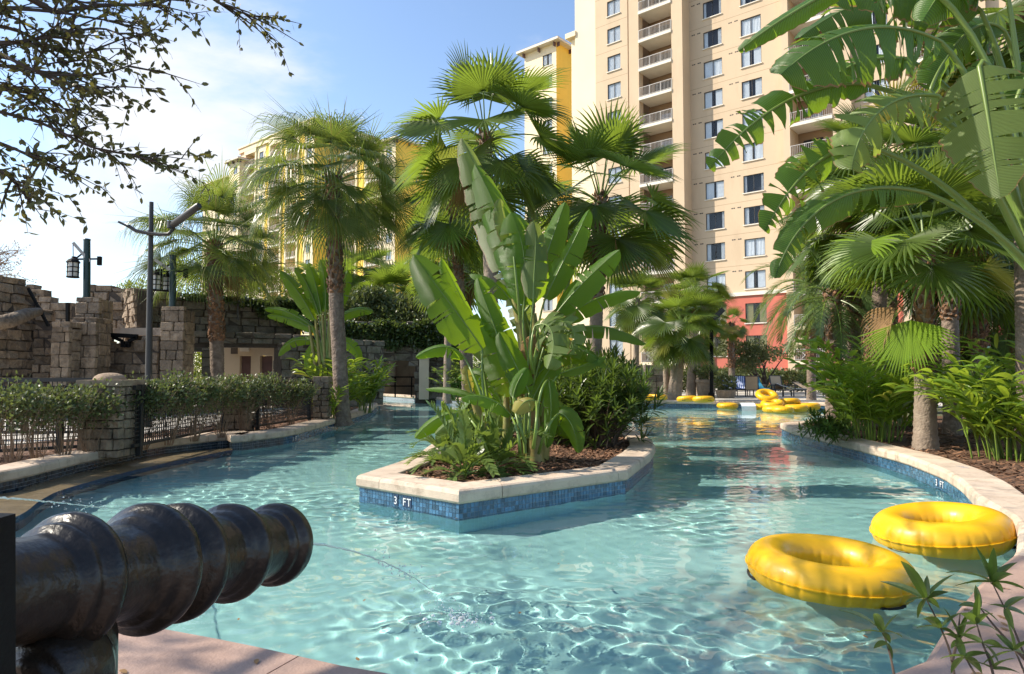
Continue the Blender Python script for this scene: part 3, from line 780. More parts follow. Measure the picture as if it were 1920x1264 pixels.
def ginger(name, label, c, ncane, H, spread, leafL, leafW, seed, group=None, cat='plant', mkey='ginger', lean=None, dirs=None, cl_r=.3):
    """clump of arching canes with long leaves in two ranks"""
    r = random.Random(seed); c = V(c); root = thing(name, c, label, cat, group); cm = MB(); lm = MB()
    for k in range(ncane):
        a = r.uniform(0, 6.28) if not dirs else r.choice(dirs) + r.uniform(-.5, .5)
        b = c + V((math.cos(a) * r.random() * cl_r, math.sin(a) * r.random() * cl_r, -.05))
        h = H * r.uniform(.55, 1.05); q = spread * r.uniform(.25, 1.0)
        e = b + V((math.cos(a) * q, math.sin(a) * q, h)); m_ = b + V((math.cos(a) * q * .15, math.sin(a) * q * .15, h * .75))
        pts = bez([b, m_, e], 14); cm.tube(pts, [.014 - .010 * i / 14 for i in range(15)], 4)
        pl = V((math.cos(a + 1.57), math.sin(a + 1.57), 0)); side = 1
        for i in range(3, 15):
            t = (pts[min(14, i + 1)] - pts[i - 1]).normalized(); side = -side
            d = (t * .75 + pl * side * r.uniform(.55, .95) + V((r.gauss(0, .15), r.gauss(0, .15), .1))).normalized()
            lance(lm, pts[i], d, leafL * r.uniform(.7, 1.1) * (1 if i < 13 else .75), leafW * r.uniform(.8, 1.15), r.uniform(.55, 1.25), r, 0)
    cm.build('canes', MT['petiole'], root); lm.build('foliage', MT[mkey], root, kind='stuff')
    return root
# ------------------------------------------------------------------ buildings: all wings share one street grid
RT = V((.765, -.644, 0)); NO = V((-.644, -.765, 0)); UP = V((0, 0, 1)); FL = 3.21
class Face:
    """one facade plane: t runs to the right along it, o stands proud of it, z up (world z)"""
    def __init__(s, px, Y, o=0, rt=RT, no=NO):
        p = atY(px, 697, Y); s.b = V((p.x, p.y, 0)); s.rt = rt; s.no = no
    def t(s, px, o=0):
        k = (px - 960) / FPX; b = s.b + s.no * o
        return (k * b.y - b.x) / (s.rt.x - k * s.rt.y)
    def P(s, t, o, z): return s.b + s.rt * t + s.no * o + UP * z
    def box(s, mb, t0, t1, z0, z1, o0, o1, m=0):
        if t1 - t0 < 1e-3 or z1 - z0 < 1e-3: return
        mb.box(s.P((t0 + t1) / 2, (o0 + o1) / 2, (z0 + z1) / 2), (t1 - t0, abs(o1 - o0), z1 - z0), m, s.rt, s.no * -1, UP)
    @property
    def rot(s): return math.atan2(s.rt.y, s.rt.x)
MT['pane'] = bpy.data.materials.new('window_glass'); MT['pane'].use_nodes = True
_nt = MT['pane'].node_tree
for n in list(_nt.nodes): _nt.nodes.remove(n)
_ge = N(_nt, 'ShaderNodeNewGeometry'); _mr = N(_nt, 'ShaderNodeMapRange'); _mr.inputs[3].default_value = 1.5; _mr.inputs[4].default_value = .6667; Ln(_nt, _ge.outputs['Backfacing'], _mr.inputs[0]); _f = N(_nt, 'ShaderNodeFresnel'); Ln(_nt, _mr.outputs[0], _f.inputs[0]); _g = N(_nt, 'ShaderNodeBsdfGlossy', i_Roughness=.03); _t = N(_nt, 'ShaderNodeBsdfTransparent'); _t.inputs[0].default_value = (.86, .90, .94, 1)
_m = N(_nt, 'ShaderNodeMixShader'); _o = N(_nt, 'ShaderNodeOutputMaterial')
Ln(_nt, _f.outputs[0], _m.inputs[0]); Ln(_nt, _t.outputs[0], _m.inputs[1]); Ln(_nt, _g.outputs[0], _m.inputs[2]); Ln(_nt, _m.outputs[0], _o.inputs[0])

_wc = {}
def window_meshes(w, h, cmat, gapf):
    """shared meshes of one window: frame with mullion and sill, pane, curtains and the dark room behind; local x right, y into the room"""
    key = (round(w, 2), round(h, 2), cmat, gapf)
    if key in _wc: return _wc[key]
    f = MB(); t = .055
    for x in (-w / 2 + t / 2, w / 2 - t / 2, 0.0): f.box((x, .10, h / 2), (t if x else .04, .07, h))
    for z in (t / 2, h - t / 2): f.box((0, .098, z), (w - 2 * t, .06, t))
    sill = MB(); sill.box((0, -.02, -.06), (w + .16, .18, .10))
    p = MB(); p.face([(-w / 2, .112, 0), (w / 2, .112, 0), (w / 2, .112, h), (-w / 2, .112, h)])
    c = MB()
    for sg in (-1, 1):
        a, b = (-w / 2, -gapf * w / 2) if sg < 0 else (gapf * w / 2, w / 2); rows = []
        for z in (0, h): rows.append([(a + (b - a) * k / 14, .19 + (.035 if k % 2 else -.03), z) for k in range(15)])
        c.grid(rows, 0)
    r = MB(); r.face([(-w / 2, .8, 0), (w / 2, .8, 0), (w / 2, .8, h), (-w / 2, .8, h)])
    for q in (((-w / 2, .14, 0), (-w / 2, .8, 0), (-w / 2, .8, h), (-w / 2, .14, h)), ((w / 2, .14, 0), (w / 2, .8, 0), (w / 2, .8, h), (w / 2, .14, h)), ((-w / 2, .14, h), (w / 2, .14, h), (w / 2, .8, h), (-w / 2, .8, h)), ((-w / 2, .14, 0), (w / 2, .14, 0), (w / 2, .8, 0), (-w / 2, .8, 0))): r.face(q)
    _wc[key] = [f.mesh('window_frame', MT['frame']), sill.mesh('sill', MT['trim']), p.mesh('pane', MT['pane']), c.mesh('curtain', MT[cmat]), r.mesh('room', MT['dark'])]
    return _wc[key]
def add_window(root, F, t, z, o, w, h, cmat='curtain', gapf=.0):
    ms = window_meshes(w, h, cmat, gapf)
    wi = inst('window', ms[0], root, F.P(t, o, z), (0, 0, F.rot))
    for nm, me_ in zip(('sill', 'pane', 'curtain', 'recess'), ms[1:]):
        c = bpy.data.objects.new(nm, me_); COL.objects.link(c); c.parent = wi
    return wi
def column(F, mb, t0, t1, z0, z1, o, wins=(), th=.9, m=0):
    """a vertical strip of wall with openings [(tc, z, w, h)]"""
    if not wins: F.box(mb, t0, t1, z0, z1, o - th, o, m); return
    tc, w = wins[0][0], wins[0][2]
    F.box(mb, t0, tc - w / 2, z0, z1, o - th, o, m); F.box(mb, tc + w / 2, t1, z0, z1, o - th, o, m); z = z0
    for _, wz_, w_, h_ in sorted(wins, key=lambda q: q[1]):
        F.box(mb, tc - w / 2, tc + w / 2, z, wz_, o - th, o, m); z = wz_ + h_
    F.box(mb, tc - w / 2, tc + w / 2, z, z1, o - th, o, m)
def railing(w, h=1.05, gap=.16, fancy=False):
    key = ('rail', round(w, 2), fancy)
    if key in _wc: return _wc[key]
    mb = MB(); n = int(w / gap)
    for k in range(n + 1):
        x = -w / 2 + w * k / n; mb.box((x, 0, h / 2), (.022 if k % 8 else .06, .022 if k % 8 else .06, h - .06))
    mb.box((0, 0, h), (w, .06, .055)); mb.box((0, 0, .10), (w, .04, .04))
    if fancy:
        mb.box((0, 0, h - .17), (w, .03, .03)); q = int(w / 1.3)
        for k in range(q):
            x = -w / 2 + w * (k + .5) / q; s = .34
            mb.bar((x - s, -.03, .17), (x + s, -.03, h - .22), .05); mb.bar((x + s, -.034, .17), (x - s, -.034, h - .22), .05)
    _wc[key] = mb.mesh('railing', MT['rail']); return _wc[key]
def balcony(root, F, t0, t1, z, o, depth, wallm, fancy=False, rail=True, slabproud=.12):
    w = t1 - t0; mb = MB(); F.box(mb, t0 + .002, t1 - .002, z - .32, z, o - depth + .01, o + slabproud); mb.build('balcony_slab', MT['trim'] if not fancy else MT['cream'], root)
    if rail: inst('railing', railing(w - .06, fancy=fancy), root, F.P((t0 + t1) / 2, o + .02, z + .02), (0, 0, F.rot))

# --- beige hotel tower -------------------------------------------------------
F = Face(1345, 69.6)
root = thing('hotel_tower', F.P(0, 0, -.9), 'tall beige hotel tower with stacked balconies above a red base', 'hotel building')
Z0, ZR, ZT = -.9, 9.45, 54.0
beige = MB(); red = MB(); trim = MB(); inn = MB(); grooves = MB()
B = 1.75                                       # the left bay stands this far forward
tb = lambda px: F.t(px, B); tw = lambda px: F.t(px, 0)
L0, L1, W0a, W0b, G0, P0, P1, E = [tb(x) for x in (1098, 1120, 1143, 1168, 1183, 1203, 1266, 1287)]
floors = [2.0 + FL * k for k in range(0, 16)]       # window heads
ww0 = W0b - W0a
wins0 = [((W0a + W0b) / 2, zz - 1.75, ww0, 1.75) for zz in floors]
column(F, beige, L1, G0 - .07, Z0, ZT, B, wins0); column(F, beige, G0 + .07, P0, Z0, ZT, B, ()); column(F, beige, P1, E, Z0, ZT, B, (), th=B + 2.2)
F.box(beige, G0 - .07, G0 + .07, Z0, ZT, B - .9, B - .12)
for w in wins0: add_window(root, F, w[0], w[1], B, w[2], w[3], 'curtain', .0)
# set-back white return at the far left with a small cornice
cream = MB(); F.box(cream, L0 - 1.6, L1 - .01, Z0, ZT, B - 3, B - .5); F.box(cream, L0 - 2.4, L0 - 1.61, Z0, 41.5, B - 3, B - .9)
F.box(cream, L0 - 2.9, L0 - 1.45, 41.5, 42.1, B - 3.2, B - .3)
cream.build('pale_return_wall', MT['cream'], root)
# balcony stack in the bay
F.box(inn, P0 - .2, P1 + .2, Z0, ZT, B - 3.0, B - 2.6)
for k, zz in enumerate(floors[1:]):
    zf = zz - 2.55
    balcony(root, F, P0, P1, zf, B, 2.5, 'beige', fancy=(k == 0))
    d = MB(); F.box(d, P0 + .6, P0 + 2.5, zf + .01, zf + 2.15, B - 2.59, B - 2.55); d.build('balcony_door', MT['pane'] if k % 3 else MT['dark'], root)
# main wall, two window columns, then a second balcony stack and more wall behind the leaves
c1, c2 = (tw(1328) + tw(1362)) / 2, (tw(1400) + tw(1438)) / 2
W = [tw(x) for x in (1372, 1486, 1574)]
up = [z for z in floors if z > 10]; lo = [z for z in floors if z < 10]; reds = []
column(F, beige, E - .4, W[0], ZR, ZT, 0, [(c1, z - 1.75, 2.0, 1.75) for z in up]); column(F, beige, W[0], W[1], ZR, ZT, 0, [(c2, z - 1.75, 2.05, 1.75) for z in up])
column(F, red, E - .4, W[0], Z0, ZR - .25, .0, [(c1, z - 1.95, 2.1, 1.95) for z in lo]); reds.append(red); red = MB(); column(F, red, W[0], W[1], Z0, ZR - .25, .0, [(c2, z - 1.95, 2.1, 1.95) for z in lo])
F.box(trim, E - .05, W[1] + .05, ZR - .25, ZR + .12, -.6, .16)
for c, wdt in ((c1, 2.0), (c2, 2.05)):
    for k, z in enumerate(up): add_window(root, F, c, z - 1.75, 0, wdt, 1.75, 'curtain', [0, .3, .12, .55, .2, 0, .7][(k * 3 + int(c)) % 7])
    for z in lo: add_window(root, F, c, z - 1.95, 0, 2.1, 1.95, 'curtain_gold', .3)
    for z in up:                               # small twin vents beside each storey
        v = MB()
        for q in (-1.0, -.62, .15, .5): F.box(v, c - 1.75 + q * .55, c - 1.75 + q * .55 + .16, z + .05, z + .16, -.02, .006)
        v.build('vent', MT['dark'], root)
# diamond score lines on the red wall
sc_ = MB()
for k in range(-3, 8):
    a = W[0] - 3.4 + k * 1.55
    for sg in (1, -1):
        z = Z0; x = a
        t0_, z0_ = a, .2; t1_, z1_ = a + sg * 6.5, .2 + 8.0
        q0, q1 = max(0, min(1, (W[0] - .75 - t0_) / (t1_ - t0_))) if t1_ != t0_ else 0, 1
        lo_t, hi_t = c1 + 1.12, c2 - 1.12
        ss = [s / 60 for s in range(61) if lo_t < t0_ + (t1_ - t0_) * s / 60 < hi_t]
        if len(ss) > 1:
            sc_.bar(F.P(t0_ + (t1_ - t0_) * ss[0], .004, z0_ + (z1_ - z0_) * ss[0]), F.P(t0_ + (t1_ - t0_) * ss[-1], .004, z0_ + (z1_ - z0_) * ss[-1]), .035, .012)
sc_.build('score_lines', MT['door'], root)
# second bay with balconies, beige, standing forward
E2 = .9; q0, q1 = F.t(1477, E2), F.t(1572, E2); qa = F.t(1490, E2)
column(F, beige, q0, qa, Z0, ZT, E2, (), th=3.2); column(F, beige, q1, q1 + 1.6, Z0, ZT, E2, (), th=3.2)
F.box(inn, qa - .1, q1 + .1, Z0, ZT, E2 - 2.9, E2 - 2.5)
for k, zz in enumerate(floors[1:]):
    zf = zz - 2.55; balcony(root, F, qa, q1, zf, E2, 2.4, 'beige', fancy=(k < 2))
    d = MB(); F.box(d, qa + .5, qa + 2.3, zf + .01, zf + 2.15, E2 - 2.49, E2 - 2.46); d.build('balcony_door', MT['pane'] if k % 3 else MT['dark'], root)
W3 = q1 + 1.6; X3 = W3 + 3.6
column(F, beige, W3, X3, ZR, ZT, 0, [(W3 + 1.9, z - 1.75, 2.0, 1.75) for z in up]); reds.append(red); red = MB(); column(F, red, W3, X3, Z0, ZR - .25, 0, [(W3 + 1.9, z - 1.95, 2.0, 1.95) for z in lo])
for z in up: add_window(root, F, W3 + 1.9, z - 1.75, 0, 2.0, 1.75, 'curtain', .2)
for z in lo: add_window(root, F, W3 + 1.9, z - 1.95, 0, 2.0, 1.95, 'curtain_gold', .3)
Y0 = X3; Y1 = X3 + 6.5
for zz in floors[1:]: balcony(root, F, Y0 + .9, Y1 - .9, zz - 2.55, .6, 2.4, 'beige')
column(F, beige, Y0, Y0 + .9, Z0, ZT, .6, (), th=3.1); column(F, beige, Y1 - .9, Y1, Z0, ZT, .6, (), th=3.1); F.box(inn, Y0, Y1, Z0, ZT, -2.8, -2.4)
column(F, beige, Y1, Y1 + 16, ZR, ZT, 0, ()); reds.append(red); red = MB(); column(F, red, Y1, Y1 + 16, Z0, ZR - .25, 0, ())
# scalloped arches over the two lowest balcony openings
for ta, tb_, oo in ((P0, P1, B), (qa, q1, E2)):
    for zf in (2.0 + .33,):
        mb = MB(); n = 12; zc = zf + 2.45; hw = (tb_ - ta) / 2
        for k in range(n):
            a0 = ta + (tb_ - ta) * k / n; a1 = ta + (tb_ - ta) * (k + 1) / n; u = abs((a0 + a1) / 2 - (ta + tb_) / 2) / hw
            drop = 0 if u < .45 else (.35 if u < .62 else (.62 if u < .8 else 1.05))
            if drop: F.box(mb, a0, a1, zc - drop, zc, oo - .5, oo - .004)
        F.box(mb, ta, tb_, zc, zc + .05, oo - .5, oo - .004)
        mb.build('arch_infill', MT['beige'], root)
# horizontal score joints at each storey
for zz in floors[2:]:
    F.box(grooves, L1, G0 - .08, zz + .62, zz + .65, B - .02, B + .004); F.box(grooves, E, W[1], zz + .62, zz + .65, -.02, .004)
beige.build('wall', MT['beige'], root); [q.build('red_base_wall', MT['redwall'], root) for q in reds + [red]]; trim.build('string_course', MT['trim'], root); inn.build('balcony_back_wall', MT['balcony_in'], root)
grooves.build('wall_joints', MT['balcony_in'], root, kind='stuff')
core = MB(); F.box(core, L0 - 1, Y1 + 16, Z0, ZT - .5, -16, -3.2); core.build('core', MT['beige'], root)
top = MB(); F.box(top, L1 - .6, Y1 + 16, ZT, ZT + .8, -16, B + .5); top.build('roof_slab', MT['trim'], root)

# --- the yellow and cream wing blocks further left ----------------------------------
def hip_roof(root, F, t0, t1, o0, o1, z, h, ov=.9):
    mb = MB(); a = [F.P(t0 - ov, o1 + ov, z), F.P(t1 + ov, o1 + ov, z), F.P(t1 + ov, o0 - ov, z), F.P(t0 - ov, o0 - ov, z)]
    cx, cy = (t0 + t1) / 2, (o0 + o1) / 2; rl = max(0, abs(t1 - t0) - abs(o1 - o0)) / 2
    r0, r1 = F.P(cx - rl - .05, cy, z + h), F.P(cx + rl + .05, cy, z + h)
    def tri_tiles(p, q, u, v, n):
        rows = []
        for k in range(9):
            f = k / 8; l = p.lerp(u, f); rr = q.lerp(v, f); dz = V((0, 0, .10 * (k % 2))); rows.append([l + dz, rr + dz])
        mb.grid(rows)
    tri_tiles(a[0], a[1], r0, r1, 0); tri_tiles(a[1], a[2], r1, r1, 0); tri_tiles(a[2], a[3], r1, r0, 0); tri_tiles(a[3], a[0], r0, r0, 0)
    ro = mb.build('roof', MT['roof'], root)
    e = MB(); F.box(e, t0 - ov, t1 + ov, z - .35, z - .02, o0 - ov, o1 + ov); e.build('eaves', MT['trim'], root)
    br = MB(); n = max(2, int((t1 - t0) / 2.2))
    for k in range(n + 1): F.box(br, t0 + (t1 - t0 - .2) * k / n, t0 + (t1 - t0 - .2) * k / n + .14, z - .95, z - .36, o1 - .05, o1 + .5)
    n = max(2, int(abs(o1 - o0) / 2.6))
    for k in range(n + 1):
        oo = o0 + (o1 - o0 - .2) * k / n; F.box(br, t1 - .05, t1 + .5, z - .95, z - .36, oo, oo + .14)
    br.build('brackets', MT['door'], root)
def block(name, label, pxr, Y, cols, ztop, depth, roofh=3.0, par=False, hip=True, side='yellowwall', ztopwin=None, sidewin=()):
    """cols: list of (kind, width m) from the right-hand corner leftwards; kinds: win, balc, wall, yellow"""
    F = Face(pxr, Y); root = thing(name, F.P(0, 0, 0), label, 'hotel building', 'yellow and cream hotel wings')
    t = 0.0; cr = MB(); ye = MB(); ib = MB(); nf = int((ztop - 1.5) / FL)
    for kind, w in cols:
        a, b = t - w, t
        if kind == 'win':
            ws = [((a + b) / 2, ztop - 3.0 - FL * k, min(1.7, w * .55), 1.7) for k in range(nf)]
            column(F, cr, a, b, 0, ztop, 0, ws)
            for q in ws: add_window(root, F, q[0], q[1], 0, q[2], q[3], 'curtain', .2)
        elif kind == 'balc':
            F.box(cr, a, a + .55, 0, ztop, -2.6, .25); F.box(cr, b - .55, b, 0, ztop, -2.6, .25); F.box(ye, a + .56, b - .56, 0, ztop, -2.9, -2.6)
            for k in range(nf):
                zf = ztop - 3.4 - FL * k; balcony(root, F, a + .56, b - .56, zf, .2, 2.5, 'cream')
                d = MB(); F.box(d, a + 1.0, a + 2.4, zf + .01, zf + 2.1, -2.59, -2.56); d.build('balcony_door', MT['pane'], root)
            F.box(cr, a, b, ztop - .9, ztop + .02, -2.6, .32)
        else: F.box(ye if kind == 'yellow' else cr, a, b, 0, ztop, -.9, 0)
        t = a
    F.box(cr, t, -.01, 0, ztop - .3, -depth, -3.0)
    F.box(ye, -.9, .02, 0, ztop, -depth, -.91); F.box(ye, -.012, .05, 0, ztop, -.9, -.03)
    cr.build('cream_wall', MT['cream'], root); ye.build('yellow_side_wall', MT[side], root)
    sv = Face(pxr, Y, rt=NO * -1, no=RT); sv.b = F.P(.02, 0, 0)
    for (tt, zz) in sidewin: add_window(root, sv, tt, zz, .02, 1.2, 1.5, 'curtain', .3)
    if hip: hip_roof(root, F, t, 0, -depth, 0, ztop + .3, roofh)
    else:
        p = MB(); F.box(p, t - .3, .3, ztop + .01, ztop + 1.0, -depth, .35); F.box(p, t - .5, .5, ztop + 1.01, ztop + 1.3, -depth - .2, .55); p.build('parapet', MT['cream'], root)
    return root
block('hotel_wing', 'tall wing with white front and bright yellow side next to the beige tower', 1045, 95, [('win', 3.2), ('wall', 2.6)], 48.6, 15, 2.4)
block('hotel_wing', 'cream wing with yellow side wall seen between the two left fan palms', 738, 124, [('win', 3.6), ('balc', 5.2), ('yellow', 2.4), ('balc', 5), ('yellow', 4)], 44.6, 15, 3.4, sidewin=[(4.8, 44.6 - 3.2 - FL * k) for k in range(12)])
block('hotel_wing', 'cream balcony wing with parapet top behind the drooping palm left of centre', 583, 134, [('win', 3.4), ('yellow', 1.8), ('balc', 4.8), ('yellow', 1.4), ('balc', 5.2), ('yellow', 1.6), ('win', 3.6), ('balc', 5.0), ('wall', 2.2)], 51, 16, 3, hip=False, sidewin=[(6, 51 - 3.4 - FL * k) for k in range(13)])
block('hotel_wing', 'narrow pinkish wing end with a projecting eave left of the parapet wing', 441, 150, [('win', 3.4), ('wall', 1.2)], 49.0, 12, 1.2, side='cream')
block('hotel_wing', 'lowest and farthest tan wing under a flat red roof at the left', 421, 165, [('wall', 3), ('win', 4), ('wall', 6)], 49.2, 14, 1.4, side='cream')
# ------------------------------------------------------------------ ruined stone fort, bridge, fence, lamps
def stone_mesh(seed):
    r = random.Random(seed); bm = bmesh.new(); bmesh.ops.create_cube(bm, size=1.0)
    bmesh.ops.bevel(bm, geom=bm.edges[:], offset=.055, segments=1, affect='EDGES')
    for v in bm.verts: v.co += V((r.uniform(-.035, .035), r.uniform(-.10, .10), r.uniform(-.035, .035)))
    me = bpy.data.meshes.new('stone'); bm.to_mesh(me); bm.free(); return me
MT['capstone'] = mat('tan_capstone', (.30, .215, .14), .9, .3, 7, .6, 25, stain=((.14, .10, .07), 6, .6))
STONES = {k: [] for k in ('stone', 'mossy')}
for k in STONES:
    for s in range(7):
        m_ = stone_mesh(s + 20); m_.materials.append(MT[k]); STONES[k].append(m_)
def stone_wall(root, p0, p1, z0, ztop, th, course, slen, seed, mk='stone', zbot=None, lean=0., jitter=.05, back=True, capfn=None, shift=V((0, 0, 0))):
    """courses of separate stones along the line p0-p1; ztop(t), zbot(t) bound it"""
    r = random.Random(seed); p0 = V((p0[0], p0[1], 0)); p1 = V((p1[0], p1[1], 0)); D = p1 - p0; L = D.length; d = D / L; nr = V((d.y, -d.x, 0)); rz = math.atan2(d.y, d.x)
    zt = ztop if callable(ztop) else (lambda t: ztop); zb = zbot if callable(zbot) else (lambda t: z0 if zbot is None else zbot)
    zmax = max(zt(k / 40) for k in range(41)); z = z0; row = 0
    while z < zmax - .05:
        h = course * r.uniform(.8, 1.2); x = -r.random() * slen * .5 if row % 2 else 0.0
        while x < L - .02:
            l = slen * r.uniform(.6, 1.35); a, b = max(0, x), min(L, x + l)
            if L - b < slen * .3: b = L
            x = b if b < L else L
            if b - a < .06: continue
            tc_ = (a + b) / 2 / L; top = zt(tc_); hh = min(h, top - z)
            if hh < course * .35 or z + hh * .5 < zb(tc_): continue
            pr = r.uniform(-jitter, jitter)
            c = p0 + d * ((a + b) / 2) + nr * (pr - lean * (z - z0)) + V((0, 0, z + hh / 2)) + shift
            o = inst('stone', r.choice(STONES[mk]), root, c, (r.uniform(-.02, .02), r.uniform(-.015, .015), rz + r.uniform(-.02, .02)), (max(.05, b - a - .022), th, hh - .02))
            if b >= L: break
        z += h; row += 1
    if back:
        mb = MB(); n = 24
        for k in range(n):
            t0, t1 = k / n, (k + 1) / n; tm = (t0 + t1) / 2; zt_ = zt(tm) - course * .45; zb_ = max(z0 - .3, zb(tm) + .02)
            if zt_ - zb_ > .05:
                cz = (zt_ + zb_) / 2; Zl = (UP - nr * lean).normalized(); mb.box(p0 + d * L * tm + V((0, 0, cz)) - nr * lean * (cz - z0) + shift, (L / n, th - .12, zt_ - zb_), 0, d, (nr * -1 - UP * lean).normalized(), Zl)
        if mb.v: mb.build('mortar_core', MT['mortar'], root)
def stone_pillar(name, label, px0, px1, Y, ybot, ytop, course, slen, seed, cat='pillar', mk='stone', taper=0., cap=None, depth=None, group=None, z0=.2):
    a = atY(px0, ytop, Y); b = atY(px1, ytop, Y); w = b.x - a.x; dp = depth or w; zt = a.z
    root = thing(name, (a.x + w / 2, Y + dp / 2, z0), label, cat, group)
    th = .16
    for (q0, q1, sh) in (((a.x, Y + th / 2), (b.x, Y + th / 2), 0), ((b.x - th / 2, Y + th + .005), (b.x - th / 2, Y + dp), 0), ((a.x + th / 2, Y + dp), (a.x + th / 2, Y + th + .005), 0)):
        stone_wall(root, q0, q1, z0, zt, th, course, slen, seed, mk, back=False, jitter=.02, lean=0.0); seed += 1
    mb = MB(); mb.box((a.x + w / 2, Y + dp / 2 + .02, (z0 + zt) / 2 - .03), (w - .10, dp - .12, zt - z0 - .06)); mb.build('mortar_core', MT['mortar'], root)
    if cap == 'dome':
        mb = MB(); mb.lathe([(0, w * .36), (.03, w * .355), (.07, w * .32), (.105, w * .24), (.125, w * .13), (.13, 0.001)], V((a.x + w * .45, Y + dp / 2, zt + .07)), n=20); mb.build('domed_cap', MT['capstone'], root, smooth=True); mb = MB(); mb.box((a.x + w / 2, Y + dp / 2, zt + .03), (w * 1.06, dp * 1.06, .10)); mb.build('top_slab', MT['capstone'], root)
    elif cap: 
        for (cx, cy, sx, sy) in ((-.25, -.25, .48, .48), (.25, -.25, .48, .48), (-.25, .25, .48, .48), (.25, .25, .48, .48)):
            inst('stone', STONES[mk][seed % 7], root, (a.x + w / 2 + cx * w, Y + dp / 2 + cy * dp, zt + .06), (0, 0, .05), (w * sx, dp * sy, .16))
    return root
def prof(px0, px1, Y, pts):
    """height profile from photo points (px, py) at depth Y"""
    zs = [((p[0] - px0) / (px1 - px0), atY(p[0], p[1], Y).z) for p in pts]
    def f(t):
        if t <= zs[0][0]: return zs[0][1]
        for (a, za), (b, zb) in zip(zs[:-1], zs[1:]):
            if t <= b: return za + (zb - za) * (t - a) / (b - a)
        return zs[-1][1]
    return f
def wall_px(name, label, px0, Y0, px1, Y1, tops, course, slen, seed, mk='stone', th=.4, bots=None, lean=0., cat='stone wall', z0=.2, jitter=.06):
    a, b = atY(px0, 697, Y0), atY(px1, 697, Y1); Ym = (Y0 + Y1) / 2
    root = thing(name, ((a.x + b.x) / 2, Ym, z0), label, cat)
    def yz(pts):
        zs = []
        for p in pts:
            # depth of that pixel column on the wall line
            k = (p[0] - 960) / FPX; D = V((b.x - a.x, b.y - a.y)); t = (k * a.y - a.x) / (D.x - k * D.y); zs.append((max(0, min(1, t)), atY(p[0], p[1], a.y + D.y * t).z))
        def f(t):
            if t <= zs[0][0]: return zs[0][1]
            for (q, za), (s, zb) in zip(zs[:-1], zs[1:]):
                if t <= s: return za + (zb - za) * (t - q) / max(1e-6, s - q)
            return zs[-1][1]
        return f
    stone_wall(root, (a.x, a.y), (b.x, b.y), z0, yz(tops), th, course, slen, seed, mk, zbot=yz(bots) if bots else None, lean=lean, jitter=jitter)
    return root
wall_px('ruin_wall', 'battered stone tower wall with a slanting broken shoulder at the far left', -40, 19.5, 62, 21.5, [(-40, 500), (0, 522), (20, 518), (42, 522), (50, 540), (62, 556)], .27, .52, 1, lean=.06, th=.6)
wall_px('ruin_wall', 'low stepped stone wall right of the slanting tower, below the handrail', 62, 21.4, 97, 21.6, [(62, 560), (80, 580), (97, 606)], .26, .45, 2, lean=.04, th=.5)
wall_px('ruin_wall', 'rear stone wall dipping to a low notch under the first lantern', 50, 27, 138, 27, [(50, 534), (63, 534), (66, 543), (76, 546), (90, 556), (110, 565), (138, 570)], .30, .62, 3, th=.5)
mb = MB(); mb.tube([atY(-30, 612, 19.0), atY(20, 601, 19.1), atY(50, 590, 20.2), atY(74, 584, 20.7)], [.22, .2, .19, .12], 10); tag(mb.build('stone_moulding', MT['stone'], None, smooth=True, origin=atY(20, 601, 19.1)), 'rounded stone moulding running across the slanting tower wall', 'stone moulding')
stone_pillar('ruin_buttress', 'rounded stone buttress below the handrail, left of the first lamp pillar', 96, 131, 20.6, 715, 612, .33, .42, 4, cat='stone buttress', cap=True)
stone_pillar('ruin_pillar', 'tall stone pillar that carries the first green lamp post', 142, 187, 22.2, 715, 557, .36, .44, 5, cat='stone pillar', cap=False)
stone_pillar('ruin_pillar', 'shorter stone pillar in front of the first lamp pillar', 133, 181, 21.2, 715, 604, .34, .50, 6, cat='stone pillar', cap=True)
wall_px('ruin_wall', 'upper fort wall with sunlit corner behind the two lantern posts', 160, 25.5, 262, 25.5, [(160, 536), (190, 534), (212, 541), (240, 543), (262, 545)], .34, .62, 7, th=.6, bots=[(160, 625), (262, 615)])
wall_px('ruin_wall', 'pale slanting return of the fort wall between the lantern posts', 238, 25.4, 262, 23.8, [(238, 542), (262, 540)], .22, .32, 8, th=.4)
wall_px('ruin_wall', 'lower broken fort wall with a gap holding a black bracket', 181, 23.0, 303, 23.0, [(181, 618), (206, 622), (207, 634), (230, 648), (241, 649), (244, 640), (258, 640), (260, 632), (303, 628)], .34, .62, 9, th=.5)
stone_pillar('ruin_pillar', 'square stone pillar that carries the second green lamp post', 302, 346, 21.8, 715, 574, .34, .44, 10, cat='stone pillar', cap=False)
wall_px('ruin_wall', 'long mossy upper wall in shade that joins the fort to the bridge', 262, 24.6, 560, 27.5, [(262, 541), (300, 545), (345, 551), (400, 558), (560, 566)], .30, .60, 11, 'mossy', bots=[(262, 632), (345, 638), (560, 645)], th=.6)
